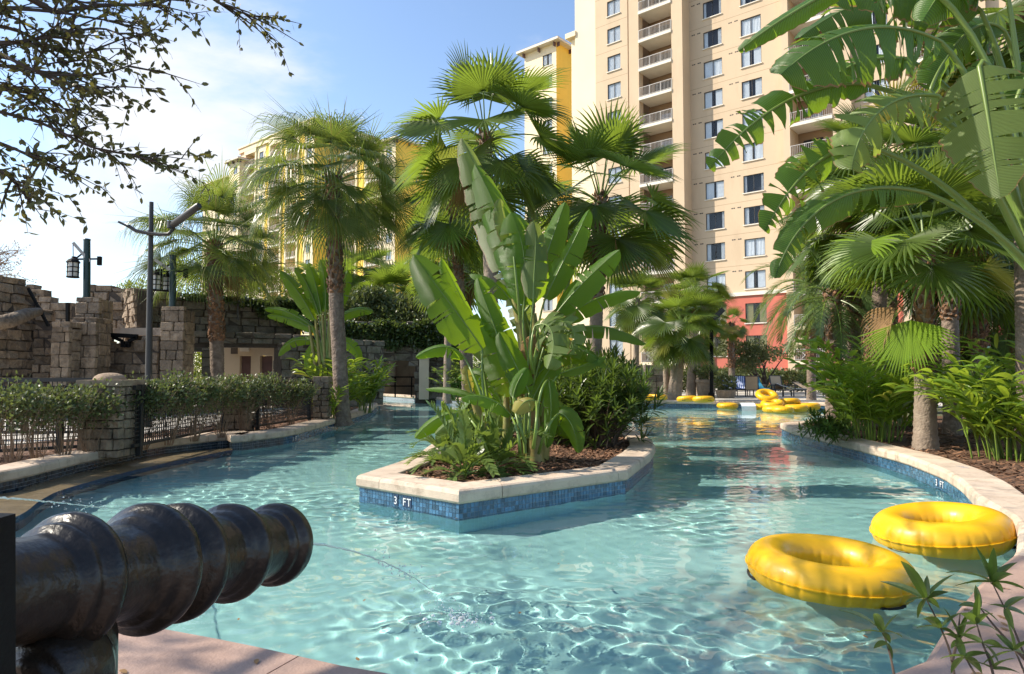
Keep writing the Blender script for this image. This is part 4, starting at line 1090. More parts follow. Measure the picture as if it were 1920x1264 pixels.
# floor of the upper terrace and a pale ledge
a = atY(205, 615, 23.3); b = atY(300, 615, 23.3); mb = MB(); mb.box(((a.x + b.x) / 2, 24.2, a.z - .12), (b.x - a.x, 1.6, .26)); tag(mb.build('terrace_ledge', MT['coping'], None), 'pale concrete ledge above the black bracket in the fort wall', 'ledge')
mb = MB(); a = atY(207, 630, 22.9); s = 1 / ppm(22.9)
for (x0, y0, x1, y1, w) in ((207, 628, 258, 631, .14), (212, 632, 230, 640, .1), (230, 640, 230, 651, .1), (241, 640, 241, 651, .1), (241, 640, 256, 633, .1), (232, 648, 240, 648, .12)):
    mb.bar(atY(x0, y0, 22.6), atY(x1, y1, 22.6), w, .10, up=V((0, 1, 0)))
tag(mb.build('iron_bracket', MT['black'], None, origin=a), 'black iron bracket in the gap of the low fort wall', 'bracket')
mb = MB(); mb.bar(atY(127, 568, 24), atY(127, 603, 24), .1, up=V((0, 1, 0))); tag(mb.build('iron_post', MT['black'], None, origin=atY(127, 603, 24)), 'short black post in the notch beside the first lamp pillar', 'post'); mb = MB(); mb.bar(atY(53, 541, 20.8), atY(91, 612, 20.8), .07, up=V((0, 1, 0))); tag(mb.build('handrail', MT['black'], None, origin=atY(91, 612, 20.8)), 'slanting black handrail on the shoulder of the stone tower', 'handrail')
# passage wall with doorway openings and the restroom front
wall_px('bridge_lintel', 'mossy stone lintel band above the passage openings', 346, 24.6, 600, 26.6, [(346, 618), (600, 630)], .26, .7, 12, 'mossy', bots=[(346, 652), (600, 654)], th=.7)
wall_px('passage_pier', 'dark stone pier between the passage openings right of the second lamp pillar', 379, 24.7, 398, 24.8, [(379, 652), (398, 652)], .3, .5, 13, 'mossy')
wall_px('bridge_abutment', 'shaded stone abutment behind the bird of paradise clump', 520, 25.6, 712, 29.5, [(520, 640), (600, 632), (712, 640)], .32, .62, 14, 'mossy', th=.6)
Yr = 27.2; a, b = atY(398, 650, Yr), atY(523, 650, Yr); rr = thing('restroom_front', ((a.x + b.x) / 2, Yr, .2), 'tan plaster restroom front with two purple brown doors under the bridge', 'building')
mb = MB(); ds = [(450, 471), (488, 511)]; xs = [a.x] + [atY(q, 650, Yr).x for d_ in ds for q in d_] + [b.x]; zt = a.z + .3; zd = atY(460, 667, Yr).z
for k in (0, 2, 4): mb.box(((xs[k] + xs[k + 1]) / 2, Yr + .15, (.2 + zt) / 2), (xs[k + 1] - xs[k], .3, zt - .2))
for k in (1, 3): mb.box(((xs[k] + xs[k + 1]) / 2, Yr + .15, (zd + zt) / 2), (xs[k + 1] - xs[k], .3, zt - zd))
mb.build('wall', MT['restroom'], rr)
for k in (1, 3):
    m_ = MB(); m_.box(((xs[k] + xs[k + 1]) / 2, Yr + .2, (.2 + zd) / 2), (xs[k + 1] - xs[k] - .04, .06, zd - .22))
    dd = m_.build('door', MT['door'], rr)
    for q in (.3, .72):
        m2 = MB(); m2.box(((xs[k] + xs[k + 1]) / 2, Yr + .165, .2 + (zd - .2) * q), ((xs[k + 1] - xs[k]) * .62, .02, (zd - .2) * .30)); m2.build('door_panel', MT['door'], dd)
mb = MB(); mb.box((atY(461, 655, Yr).x, Yr - .08, atY(461, 656, Yr).z), (.35, .16, .14)); mb.build('wall_light', MT['trim'], rr)
mb = MB(); mb.box((atY(440, 658, Yr).x, Yr - .03, atY(440, 658, Yr).z), (.26, .06, .24)); mb.build('sign_plate', MT['signboard'], rr)
# bridge wall with arch, over the channel
Yb = 36.0
def arch_bot(px0, px1, Y, xa, xb, yspring, ycrown):
    return [(px0, 800), (xa - .5, 800), (xa, yspring)] + [(xa + (xb - xa) * k / 8, yspring + (ycrown - yspring) * math.sin(math.pi * k / 8)) for k in range(1, 8)] + [(xb, yspring), (xb + .5, 800), (px1, 800)]
wall_px('ivy_bridge', 'dark ivy covered stone bridge with a low arch over the channel', 600, Yb, 872, Yb, [(600, 604), (700, 602), (780, 603), (872, 612)], .34, .7, 15, 'mossy', bots=arch_bot(600, 872, Yb, 706, 783, 690, 667), th=1.2, cat='bridge')
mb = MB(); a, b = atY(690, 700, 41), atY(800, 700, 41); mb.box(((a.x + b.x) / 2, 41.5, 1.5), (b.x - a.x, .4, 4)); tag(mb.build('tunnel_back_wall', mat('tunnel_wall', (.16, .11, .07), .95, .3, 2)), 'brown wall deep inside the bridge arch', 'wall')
a, b = atY(786, 672, 35.2), atY(804, 672, 35.2); mb = MB(); mb.box(((a.x + b.x) / 2, 35.45, (a.z + .2) / 2), (b.x - a.x, .5, a.z - .2)); mb.box(((a.x + b.x) / 2, 35.45, a.z + .06), (b.x - a.x + .12, .62, .14)); tag(mb.build('bridge_pier', MT['restroom'], None, origin=((a.x + b.x) / 2, 35.45, 0)), 'tan plaster pier at the right side of the bridge arch', 'pier')
mb = MB(); Yq = 37.5
for (x0, y0, x1, y1) in ((700, 707, 778, 707), (700, 724, 778, 724), (741, 706, 741, 745), (712, 706, 712, 745), (772, 706, 772, 745)): mb.bar(atY(x0, y0, Yq), atY(x1, y1, Yq), .07)
tag(mb.build('tunnel_railing', MT['black'], None, origin=atY(741, 745, Yq)), 'black railing across the mouth of the bridge arch', 'railing')
# dark-coloured slab stands in for the shade of the opening right of the arch
a, b = atY(806, 660, 37), atY(872, 660, 37); mb = MB(); mb.box(((a.x + b.x) / 2, 37.3, 1.5), (b.x - a.x, .3, 3)); tag(mb.build('dark_opening_slab', MT['mortar'], None), 'dark slab standing in for the shaded opening right of the arch', 'wall')
def ivy(name, label, spots, n, l, seed, mkey='ivy'):
    r = random.Random(seed); mb = MB()
    for (px, py, Y, rx, ry) in spots:
        c = atY(px, py, Y); s = 1 / ppm(Y); leaf_blob(mb, c, (rx * s, .28, ry * s), n, l, l * .38, r, 0, .2, up=-.3)
    return tag(mb.build(name, MT[mkey], None, origin=atY(spots[0][0], spots[0][1], spots[0][2]), kind='stuff'), label, 'ivy')
ivy('bridge_ivy', 'dark ivy hanging over the top and face of the arched bridge', [(640 + k * 26, 610 + (k % 3) * 6, Yb - .75, 24, 12) for k in range(9)] + [(650 + k * 28, 634 + (k % 2) * 8, Yb - .75, 22, 14) for k in range(8)] + [(815, 655, Yb - .8, 26, 14), (860, 640, Yb - .8, 20, 20), (690, 660, Yb - .75, 16, 14)], 420, .17, 5)
ivy('wall_ivy', 'ivy trailing along the top of the long mossy wall', [(455 + k * 22, 566 + (k % 3) * 5, 26.2 + k * .15, 20, 9) for k in range(7)] + [(540, 590, 26.8, 30, 18), (575, 606, 27, 26, 20), (500, 585, 26.4, 20, 10)], 380, .14, 6)
ivy('fort_vines', 'sparse ivy on the mossy fort wall behind the left palm trunk', [(350 + k * 18, 556 + k * 1.2, 24.9, 14, 5) for k in range(6)], 130, .12, 7)

# --- garden fence, its stone posts and mesh --------------------------------------------
def fence_run(name, label, p0, p1, z0, h, posts, group=None, gap=.068):
    p0, p1 = V((*p0, 0)), V((*p1, 0)); L = (p1 - p0).length; d = (p1 - p0) / L; root = thing(name, p0 + V((0, 0, z0)), label, 'fence', group); nr = V((d.y, -d.x, 0))
    mb = MB(); mb.bar(p0 + UP * (z0 + h), p1 + UP * (z0 + h), .06, .075); mb.build('top_rail', MT['fence'], root)
    mb = MB(); mb.bar(p0 + UP * (z0 + .09), p1 + UP * (z0 + .09), .05, .05); mb.build('bottom_rail', MT['fence'], root)
    mb = MB(); n = int(L / gap)
    for k in range(1, n): q = p0 + d * (L * k / n); mb.bar(q + UP * (z0 + .115), q + UP * (z0 + h - .03), .015)
    n = int((h - .15) / gap)
    for k in range(1, n): z = z0 + .115 + (h - .15) * k / n; mb.bar(p0 + nr * .009 + UP * z, p1 + nr * .009 + UP * z, .015)
    mb.build('wire_mesh', MT['fence'], root, kind='stuff')
    for t in posts:
        q = p0 + d * (L * t); mb = MB(); mb.bar(q + UP * (z0 - .1), q + UP * (z0 + h + .05), .08); mb.build('post', MT['fence'], root)
    return root
pA = atZ(190, 848, .3); pB = atZ(431, 808, .3); pC = atZ(602, 787, .3)
zf = .28
def pil(px0, px1, yb, yt, seed, label, cap): 
    q = atZ((px0 + px1) / 2, yb, .3); return stone_pillar('fence_pillar', label, px0, px1, q.y, yb, yt, .155, .27, seed, cat='fence pillar', cap=cap, mk='stone', group=None), q
P1, q1 = pil(146, 226, 848, 722, 31, 'stacked stone fence pillar with a domed cap at the left end of the hedge', 'dome')
P2, q2 = pil(420, 462, 808, 722, 32, 'shaded stone fence pillar half hidden behind the middle of the hedge', None)
P3, q3 = pil(586, 616, 788, 716, 33, 'last stone fence pillar at the right end of the hedge beside the ginger', True)
fence_run('mesh_fence', 'nearest black wire mesh fence panel left of the domed pillar', (-10.2, 9.1), (q1.x - .38, q1.y + .3), zf, 1.06, (0, .35, .90))
fence_run('mesh_fence', 'black wire mesh fence between the domed pillar and the shaded pillar', (q1.x + .38, q1.y + .3), (q2.x - .28, q2.y + .3), zf, 1.06, (.05, .93))
fence_run('mesh_fence', 'far black wire mesh fence between the shaded pillar and the last pillar', (q2.x + .28, q2.y + .3), (q3.x - .25, q3.y + .3), zf, 1.06, (.06, .9))
fence_run('mesh_fence', 'second black wire fence standing behind the nearest one at far left', (-14, 13.2), (-7.9, 13.6), zf + .05, 1.12, (0, .5, 1), gap=.09)
# black corner post close at the left edge of the pool
# --- lamp posts -------------------------------------------------------------------------
def lantern(parent, c, h, r_):
    l = thing('lantern', c); l.parent = parent; l.location = V(c) - worldloc(parent)
    mb = MB(); mb.lathe([(-h * .5, r_ * .78), (h * .32, r_ * .8)], V(c), n=12); mb.build('glass', MT['lantern_glass'], l, smooth=True)
    mb = MB(); C = V(c)
    mb.lathe([(h * .32, r_ * 1.05), (h * .36, r_ * 1.05), (h * .5, r_ * .75), (h * .58, r_ * .3), (h * .66, r_ * .16), (h * .70, 0.002)], C, n=12); mb.lathe([(-h * .56, r_ * .9), (-h * .56 + .03, r_), (-h * .5, r_)], C, n=12)
    for k in range(6): a = k * math.pi / 3; q = V((math.cos(a), math.sin(a), 0)) * r_ * .88; mb.bar(C + q - UP * h * .5, C + q + UP * h * .34, .022)
    for z in (-.22, .05):
        mb.tube([C + V((math.cos(k * math.pi / 6), math.sin(k * math.pi / 6), 0)) * r_ * .88 + UP * h * z for k in range(13)], .014, 4)
    mb.build('cage', MT['black'], l)
def lamp_post(label, px, ytop, ybot, Y, ldx, ly, arm, w, two=None):
    b, t = atY(px, ybot, Y), atY(px, ytop, Y); root = thing('lamp_post', b, label, 'lamp post', 'green lamp posts on the fort')
    mb = MB(); mb.tube([b - UP * .3, b.lerp(t, .5), t], [w, w * .96, w * .9], 14); mb.lathe([(0, w * .95), (.05, w * .98), (.07, .01)], t, n=14); mb.build('post', MT['green_metal'], root, smooth=True)
    e = atY(px + arm[0], arm[1], Y - .25); s = atY(px, arm[2], Y); mb = MB(); mb.bar(s + V((.1, 0, -.12)), e, .075, .09); mb.build('arm', MT['rail'], root)
    mb = MB(); mb.bar(s + V((-.45, -.06, -.05)), s + V((.45, .04, -.02)), .05)
    for q in (-1, 1): mb.bar(s + V((q * .42, 0, .05)), s + V((q * .42, 0, -.24)), .11)
    mb.bar(s + V((-.45, -.02, -.1)), s + V((-.05, 0, .24)), .04)
    mb.build('spotlights', MT['black'], root)
    lc = atY(px + ldx, ly, Y - .25); mb = MB(); mb.tube([e, V((e.x + (lc.x - e.x) * .5, e.y, (e.z + lc.z) / 2 + .1)), lc + UP * .22], .013, 5); mb.build('chain', MT['black'], root)
    lantern(root, lc, .56, .20)
    if two: lantern(root, atY(px + two[0], two[1], Y + .3), .52, .19)
lamp_post('green lamp post with one hanging lantern on the taller left pillar', 163, 451, 556, 22.4, -26, 503, (-26, 455, 484), .115)
lamp_post('green lamp post with two hanging lanterns in front of the left palm', 324, 482, 574, 22.0, -32, 527, (-34, 487, 507), .11, two=(-10, 530))
# tall dark floodlight pole
Yp = 17.5; b, t = atZ(277, 800, .28), None; Yp = b.y; t = atY(284, 379, Yp)
root = thing('floodlight_pole', b, 'tall dark pole with an upturned tube floodlight in front of the fort', 'light pole')
mb = MB(); mb.tube([b - UP * .2, b.lerp(t, .5), t], [.085, .075, .05], 12); mb.build('pole', MT['grey_pole'], root, smooth=True)
mb = MB(); mb.tube([atY(x, y, Yp - .12) for x, y in ((241, 424), (255, 433), (275, 437), (300, 440), (316, 439), (323, 432), (324, 416))], .045, 8); mb.lathe([(-.06, .075), (.06, .075)], atY(282, 437, Yp - .06), n=10); mb.build('cross_arm', MT['grey_pole'], root, smooth=True)
mb = MB(); a, b2 = atY(321, 424, Yp - .12), atY(374, 385, Yp - .5); dd = (b2 - a); mb.lathe([(-.02, .05), (0, .085), (dd.length - .05, .085), (dd.length, .07)], a, dd, n=12); mb.lathe([(0, .10), (.16, .10)], atY(321, 428, Yp - .12), UP, n=12); mb.build('floodlight', MT['grey_pole'], root, smooth=True)
mb = MB(); a = atY(240, 424, Yp - .12); mb.bar(a + V((-.22, 0, .1)), a + V((.02, 0, -.02)), .10, .05); mb.build('small_spotlight', MT['grey_pole'], root)
root = thing('floodlight_pole', atY(446, 575, 25), 'thin dark pole with a square floodlight above the mossy wall', 'light pole')
mb = MB(); mb.tube([atY(446, 600, 25), atY(446, 494, 25)], .035, 8); mb.build('pole', MT['grey_pole'], root)
mb = MB(); a, b2 = atY(446, 498, 25), atY(470, 510, 24.8); mb.bar(a, b2, .04); c = atY(474, 517, 24.7); mb.box(c, (.34, .12, .42), 0, V((.87, 0, .3)).normalized(), V((0, 1, 0)), V((-.3, 0, .87)).normalized()); mb.build('floodlight', MT['grey_pole'], root)
# ------------------------------------------------------------------ planting
pm = [MT['petiole'], MT['fan']]; pd = [MT['petiole'], MT['fan_drop']]
WASH = leafset(lambda p, k: fan_leaf(1.0, 1.15, 36, R(235), p, .5, .40, .50, 11 + k + int(p * 50), pm), 2)
DRY.update(leafset(lambda p, k: fan_leaf(.9, 1.1, 24, R(170), p, .8, 1.2, .45, 401 + k + int(p * 50), [MT['dryleaf'], MT['dryleaf']], cup=.5), 1))
WASHN = leafset(lambda p, k: fan_leaf(.95, 1.15, 28, R(225), p, .4, .6, .50, 71 + k + int(p * 50), pm, segw=1.1), 1)
LIV = leafset(lambda p, k: fan_leaf(1.35, 1.65, 44, R(230), p, .45, 2.3, .24, 31 + k + int(p * 50), pd, segw=1.0), 2)
PHX = leafset(lambda p, k: feather_leaf(2.3, 44, .42, .013, p, 1.15, .25, 51 + k + int(p * 50), [MT['petiole'], MT['feather']], droop=.35), 1)
def colx(px, Y, z): p = atY(px, 697, Y); return V((p.x, Y, z))
Yb_ = atZ(650, 786, .28).y
palm('fan_palm', 'fan palm with drooping ribbon leaves and a thick brown trunk behind the left fence', colx(411, 23.4, .25), atY(402, 455, 23.4), .22, .23, LIV, 40, 88, -14, boots=(.55, 1.0, .13, 5), seed=1, sc=1.08, skirt=1)
palm('fan_palm', 'tall fan palm with drooping ribbon leaves on the mulch tip of the left bank', V((atZ(650, 784, .28).x, Yb_, .25)), atY(626, 332, Yb_), .21, .20, LIV, 46, 88, -32, boots=(.68, 1.0, .13, 5), seed=12, sc=1.02, flare=.12, sway=(-.06, 0, 0))
palm('fan_palm', 'tallest stiff leaved fan palm rising behind the island banana clump', colx(930, 14.3, .25), atY(910, 250, 14.3), .16, .13, WASH, 25, 88, -48, 'trunk_grey', boots=(.82, 1.0, .10, 4), seed=3, sc=1.06, yaw0=-1.2)
palm('fan_palm', 'stiff leaved fan palm right of the tallest one, in front of the tower', colx(1110, 15.4, .25), atY(1126, 366, 15.4), .16, .14, WASH, 24, 86, -48, 'trunk_grey', boots=(.70, 1.0, .10, 4), seed=4, sc=1.14, yaw0=-1.5)
palm('fan_palm', 'dense fan palm between the two stiff leaved palms, farther back', colx(985, 20, .25), atY(1000, 400, 20), .17, .16, WASHN, 18, 80, -55, boots=(.75, 1, .1, 4), seed=5, sc=1.0)
palm('fan_palm', 'yellowish fan palm leaning out left of the tallest palm', colx(880, 21, .25), atY(850, 375, 21), .16, .15, WASH, 19, 72, -55, boots=(.75, 1, .1, 4), seed=6, sc=1.15)
palm('fan_palm', 'lower fan palm with a dark trunk behind the left banana leaves', colx(880, 24, .25), atY(874, 462, 24), .17, .15, WASHN, 22, 80, -60, boots=(.7, 1, .1, 4), seed=7, sc=1.15)
palm('fan_palm', 'slender pale trunked palm beyond the bridge shrubs', colx(838, 33, .25), atY(842, 480, 33), .19, .15, WASHN, 26, 80, -50, 'trunk_grey', seed=8, sc=1.3)
palm('fan_palm', 'bushy fan palm growing behind the ivy bridge', colx(735, 41, 1), atY(735, 556, 41), .2, .2, WASHN, 40, 85, -55, boots=(.6, 1, .12, 3), seed=9, sc=1.35)
palm('fan_palm', 'smaller fan palm just right of the tall drooping palm trunk', colx(688, 44, 1), atY(688, 508, 44), .2, .2, WASHN, 26, 85, -50, boots=(.6, 1, .12, 3), seed=10, sc=1.2)
palm('fan_palm', 'fan palm behind the ivy bridge near its right end', colx(800, 43, 1), atY(800, 580, 43), .2, .2, WASHN, 32, 85, -55, seed=110, sc=1.3)
palm('fan_palm', 'low fan palm crown beyond the bird of paradise clump', colx(610, 42, 1), atY(618, 540, 42), .2, .2, WASHN, 28, 85, -50, seed=111, sc=1.25)
Ye = atZ(1735, 842, .28).y
palm('fan_palm', 'large fan palm with a bare lower trunk on the right mulch bed', V((atZ(1735, 842, .28).x, Ye, .25)), atY(1733, 450, Ye), .175, .14, WASH, 22, 86, 0, 'trunk_grey', boots=(.44, .98, .11, 5), flare=.11, seed=11, sc=1.02, yaw0=.4)
# its one bright hanging frond
pr_ = [o for o in bpy.data.objects if o.name.startswith('fan_palm') and o.get('label', '').startswith('large fan palm')][0]
lm_ = fan_leaf(.9, .98, 40, R(150), R(-38), 1.5, .25, .6, 5, [MT['petiole'], MT['fan_lime']])
inst('leaf', lm_, pr_, atY(1728, 520, Ye - .15), (0, 0, R(215)), 1.0)
inst('leaf', fan_leaf(1.0, 1.0, 36, R(200), R(30), .9, .5, .5, 8, [MT['petiole'], MT['fan_lime']]), pr_, atY(1728, 462, Ye - .1), (0, 0, R(185)), 1.05)
# palms along the far deck
Yt = atZ(1262, 751, .28).y
def farpalm(label, pxb, pyb, pxt, pyt, r0, n, sc, seed, dY=0, ls=WASH, trunk='trunk_grey', pmin=-55, boots=None, flare=.1):
    b = atZ(pxb, pyb, .28); Y = b.y + dY; b = colx(pxb, Y, .2); return palm('fan_palm', label, b, atY(pxt, pyt, Y), r0, r0 * .62, ls, n, 86, pmin, trunk, boots=boots, seed=seed, sc=sc, flare=flare)
farpalm('fan palm with a thick leaning grey trunk at the edge of the far deck', 1262, 751, 1281, 605, .34, 34, 1.10, 21)
farpalm('fan palm with a pale leaning trunk just behind the thickest one', 1294, 746, 1306, 545, .27, 30, 1.0, 22, 2)
farpalm('slim palm with a straight brown trunk left of the thick leaning one', 1248, 746, 1248, 622, .20, 22, .8, 23, 4)
farpalm('second pale trunk fan palm leaning the other way behind the yellow tubes', 1312, 745, 1296, 560, .22, 20, .95, 24, 5)
farpalm('small palm with a ragged thin trunk before the red wall', 1371, 743, 1372, 606, .24, 16, .62, 25, 5, boots=(.45, 1, .14, 4), trunk='trunk')
farpalm('thin straight palm beside the black lamp pole', 1332, 744, 1333, 600, .17, 16, .60, 26, 6)
farpalm('thin fan palm left of the sign board with a dark trunk', 1190, 748, 1196, 560, .2, 28, 1.1, 27, 3)
# feather palms on the right
def phoenix(label, px, Y, py, n, sc, seed, r=.2): return palm('date_palm', label, colx(px, Y, .25), atY(px, py, Y), r, r, PHX, n, 80, -42, boots=(.35, 1, .12, 5), seed=seed, sc=sc, cat='date palm')
phoenix('feather leaved date palm nearest the red wall with arching fronds', 1562, 17.2, 545, 32, .86, 31)
phoenix('feather leaved date palm behind the hanging lime frond', 1632, 19.3, 480, 34, .95, 32)
phoenix('feather leaved date palm farther back above the arched balcony', 1520, 33, 520, 32, 1.5, 33)
phoenix('feather leaved date palm left of the big fan palm trunk', 1668, 23, 430, 30, 1.1, 34)
phoenix('feather leaved date palm right of the big fan palm trunk', 1800, 20, 520, 32, 1.05, 35)
phoenix('feather leaved date palm at the far right behind the ginger', 1905, 18, 560, 30, 1.0, 36)
palm('fan_palm', 'fan palm with hanging skirt leaves right of the bare trunk', colx(1835, 17, .25), atY(1832, 455, 17), .18, .17, WASHN, 36, 80, -65, boots=(.5, 1, .12, 5), seed=41, sc=1.05)
palm('fan_palm', 'tall fan palm cut off by the right edge of the picture', colx(1926, 10.5, .25), atY(1917, 10, 10.5), .17, .16, WASH, 24, 60, -55, boots=(.72, 1, .12, 5), seed=42, sc=.95)
palm('fan_palm', 'tall fan palm high above the big banana leaves', colx(1640, 16.5, .25), atY(1655, 300, 16.5), .17, .16, WASH, 26, 80, -30, boots=(.7, 1, .1, 4), seed=43, sc=1.1)

palm('fan_palm', 'fan palm filling the gap behind the yellowing giant leaf', colx(1782, 14.5, .25), atY(1776, 335, 14.5), .17, .15, WASH, 28, 80, -50, boots=(.6, 1, .1, 4), seed=44, sc=1.05)
palm('fan_palm', 'fan palm between the giant leaves and the tower balconies', colx(1600, 18, .25), atY(1600, 395, 18), .17, .15, WASHN, 26, 80, -55, boots=(.6, 1, .1, 4), seed=45, sc=1.1)
phoenix('feather leaved date palm high behind the giant leaves at right', 1730, 25, 330, 34, 1.25, 37)
# --- island: bird of paradise clump -------------------------------------------------------
Yi = 10.25
clump = thing('bird_of_paradise', V((.40, Yi, .26)), 'big green bird of paradise clump with torn banana like leaves on the island', 'bird of paradise plant')
mb = MB()
def pst(pts, rad, Y): mb.tube(bez([atY(x, y, Y + dy) for x, y, dy in pts], 14), rad, 9)
pst([(1003, 868, 0), (1000, 760, 0), (985, 660, 0), (966, 560, .1)], [.16] + [.125 - .005 * k for k in range(14)], Yi)
pst([(1015, 862, .15), (1025, 770, .1), (1012, 680, .1), (1000, 590, .2)], [.12 - .005 * k for k in range(15)], Yi)
pst([(918, 868, .1), (905, 790, 0), (885, 740, 0), (868, 690, 0)], [.075 - .002 * k for k in range(15)], Yi - .3)
pst([(945, 862, -.2), (955, 780, -.2), (948, 720, -.1), (940, 690, 0)], [.07 - .003 * k for k in range(15)], Yi)
pst([(985, 864, .3), (972, 770, .3), (980, 690, .3), (990, 600, .3)], [.10 - .004 * k for k in range(15)], Yi)
mb.build('stem', MT['stalk'], clump, smooth=True)
bm_ = [MT['banana'], MT['midrib']]; bo_ = [MT['banana_old'], MT['midrib']]; by_ = [MT['banana_yellow'], MT['midrib']]
def BL(parent, pts, wpx, Y, pet=None, face=(0, -1, .25), fold=.28, tears=5, seed=1, mats=None, n=26, dys=None, curl=.25, ts=.22, gap=.05, pr=.013, bb=.42, taper=.12):
    m = len(pts); dys = dys or [0] * m
    P = [atY(x, y, Y + d) for (x, y), d in zip(pts, dys)]; q = None
    if pet:
        q = [atY(x, y, Y + d) for x, y, d in pet] + [P[0]]
        k = len(q)
    big_leaf('leaf', parent, P, wpx / ppm(Y), face, fold, tears, seed, mats or bm_, q, pr, curl, n, bb, gap, ts, taper)
PB = (1000, 700, .1); PT = (975, 590, .1)
BL(clump, [(968, 545), (935, 430), (905, 330), (865, 258)], 92, Yi, [PT, (975, 570, 0)], face=(.45, -1, .1), fold=.35, tears=7, seed=1, mats=bo_, dys=[0, .1, .15, .2])
BL(clump, [(985, 560), (955, 450), (925, 370), (890, 308)], 84, Yi - .15, [PT, (985, 580, 0)], face=(.1, -1, .1), fold=.25, tears=5, seed=2, dys=[0, 0, .1, .2])
BL(clump, [(982, 572), (988, 510), (985, 450), (958, 398)], 108, Yi - .3, [PB, (975, 640, -.1)], face=(.05, -1, .15), fold=.12, tears=6, seed=3, dys=[0, -.1, -.2, -.1])
BL(clump, [(1005, 545), (1020, 490), (1040, 430), (1060, 378)], 62, Yi + .1, [PT, (995, 580, .1)], face=(-.35, -1, .1), fold=.4, tears=3, seed=4, dys=[0, .1, .15, .2])
BL(clump, [(1022, 560), (1050, 500), (1080, 445), (1105, 392)], 62, Yi - .05, [PB, (1005, 610, .0)], face=(-.5, -1, .1), fold=.35, tears=3, seed=5, dys=[0, 0, .1, .1])
BL(clump, [(1045, 585), (1080, 540), (1122, 500), (1162, 468)], 66, Yi - .2, [PB, (1010, 640, -.05)], face=(-.4, -1, .35), fold=.3, tears=3, seed=6, dys=[0, -.1, -.1, -.05])
BL(clump, [(1050, 605), (1095, 565), (1150, 540), (1202, 547)], 52, Yi + .15, [PB, (1010, 660, 0)], face=(-.2, -.7, .8), fold=.4, tears=3, seed=7, dys=[0, .1, .2, .25])
BL(clump, [(1055, 625), (1105, 600), (1165, 612), (1212, 645)], 46, Yi - .1, [PB, (1015, 680, 0)], face=(-.1, -.7, .8), fold=.5, tears=4, seed=8, dys=[0, 0, 0, .1])
BL(clump, [(1002, 612), (1035, 592), (1050, 640), (1026, 692)], 88, Yi - .55, [PB, (990, 660, -.3)], face=(-.5, -1, .45), fold=.2, tears=8, seed=9, mats=bo_, dys=[0, -.15, -.3, -.3], ts=.5, gap=.14)
BL(clump, [(1020, 608), (1070, 588), (1090, 620), (1070, 664)], 60, Yi - .45, [PB, (1000, 660, -.3)], face=(-.2, -1, .6), fold=.3, tears=7, seed=10, mats=bo_, dys=[0, -.1, -.2, -.2], ts=.5, gap=.14)
BL(clump, [(905, 655), (870, 600), (820, 540), (775, 477)], 96, Yi - .4, [(915, 790, -.2), (900, 720, -.3)], face=(.45, -1, .15), fold=.22, tears=5, seed=11, dys=[0, -.1, -.1, 0])
BL(clump, [(898, 620), (872, 570), (850, 530), (828, 484)], 48, Yi + .1, [(920, 780, 0), (905, 690, 0)], face=(.8, -1, .1), fold=.35, tears=2, seed=12)
BL(clump, [(872, 672), (850, 640), (815, 645), (779, 670)], 42, Yi - .5, [(912, 770, -.3), (895, 715, -.45)], face=(.1, -.8, .6), fold=.5, tears=3, seed=13, dys=[0, -.1, -.2, -.25])
BL(clump, [(965, 740), (948, 700), (930, 650), (915, 588)], 78, Yi - .35, [(980, 820, -.2), (975, 780, -.3)], face=(.3, -1, .2), fold=.25, tears=4, seed=14)
BL(clump, [(992, 735), (975, 700), (955, 660), (936, 622)], 58, Yi - .6, [(990, 820, -.4), (995, 775, -.55)], face=(.2, -1, .3), fold=.2, tears=2, seed=15)
BL(clump, [(1050, 700), (1080, 690), (1110, 680), (1136, 667)], 30, Yi - .3, [(1012, 780, 0), (1025, 720, -.2)], face=(0, -.6, .8), fold=.3, tears=0, seed=16)
BL(clump, [(962, 745), (965, 725), (975, 705), (988, 690)], 36, Yi - .75, [(985, 830, -.5), (965, 780, -.7)], face=(-.2, -1, .2), fold=.2, tears=0, seed=17)
BL(clump, [(900, 745), (870, 728), (835, 722), (797, 729)], 26, Yi - .5, [(930, 820, -.3), (920, 770, -.45)], face=(.1, -.5, .9), fold=.4, tears=0, seed=18)
BL(clump, [(958, 778), (930, 745), (895, 735), (864, 747)], 42, Yi - .9, [(975, 850, -.4), (975, 810, -.8)], face=(.1, -.6, .8), fold=.4, tears=2, seed=19, dys=[0, -.1, -.15, -.2])
BL(clump, [(868, 775), (840, 770), (805, 785), (778, 822)], 46, Yi - .7, [(915, 850, -.3), (895, 790, -.6)], face=(.1, -.7, .7), fold=.25, tears=2, seed=20, dys=[0, -.1, -.2, -.3])
BL(clump, [(885, 790), (862, 778), (840, 790), (815, 815)], 36, Yi - .9, [(915, 855, -.4), (905, 815, -.8)], face=(.1, -.6, .8), fold=.3, tears=0, seed=21, mats=bo_, dys=[0, -.1, -.15, -.2])
BL(clump, [(1048, 775), (1062, 775), (1080, 800), (1085, 850)], 48, Yi - .7, [(1010, 850, -.2), (1025, 790, -.6)], face=(-.3, -1, .3), fold=.2, tears=1, seed=22)
BL(clump, [(1028, 712), (1036, 750), (1034, 795), (1026, 840)], 36, Yi - .6, [(1005, 800, -.2), (1010, 720, -.5)], face=(-.1, -1, .2), fold=.3, tears=1, seed=23)
BL(clump, [(1005, 752), (990, 745), (978, 755), (966, 775)], 44, Yi - 1.0, [(1000, 840, -.4), (1010, 780, -.9)], face=(.1, -.8, .7), fold=.2, tears=2, seed=24, mats=by_, dys=[0, -.1, -.15, -.2])
BL(clump, [(884, 735), (878, 715), (874, 700), (876, 684)], 26, Yi - .55, None, face=(.3, -1, .2), fold=.3, tears=3, seed=25, mats=by_)
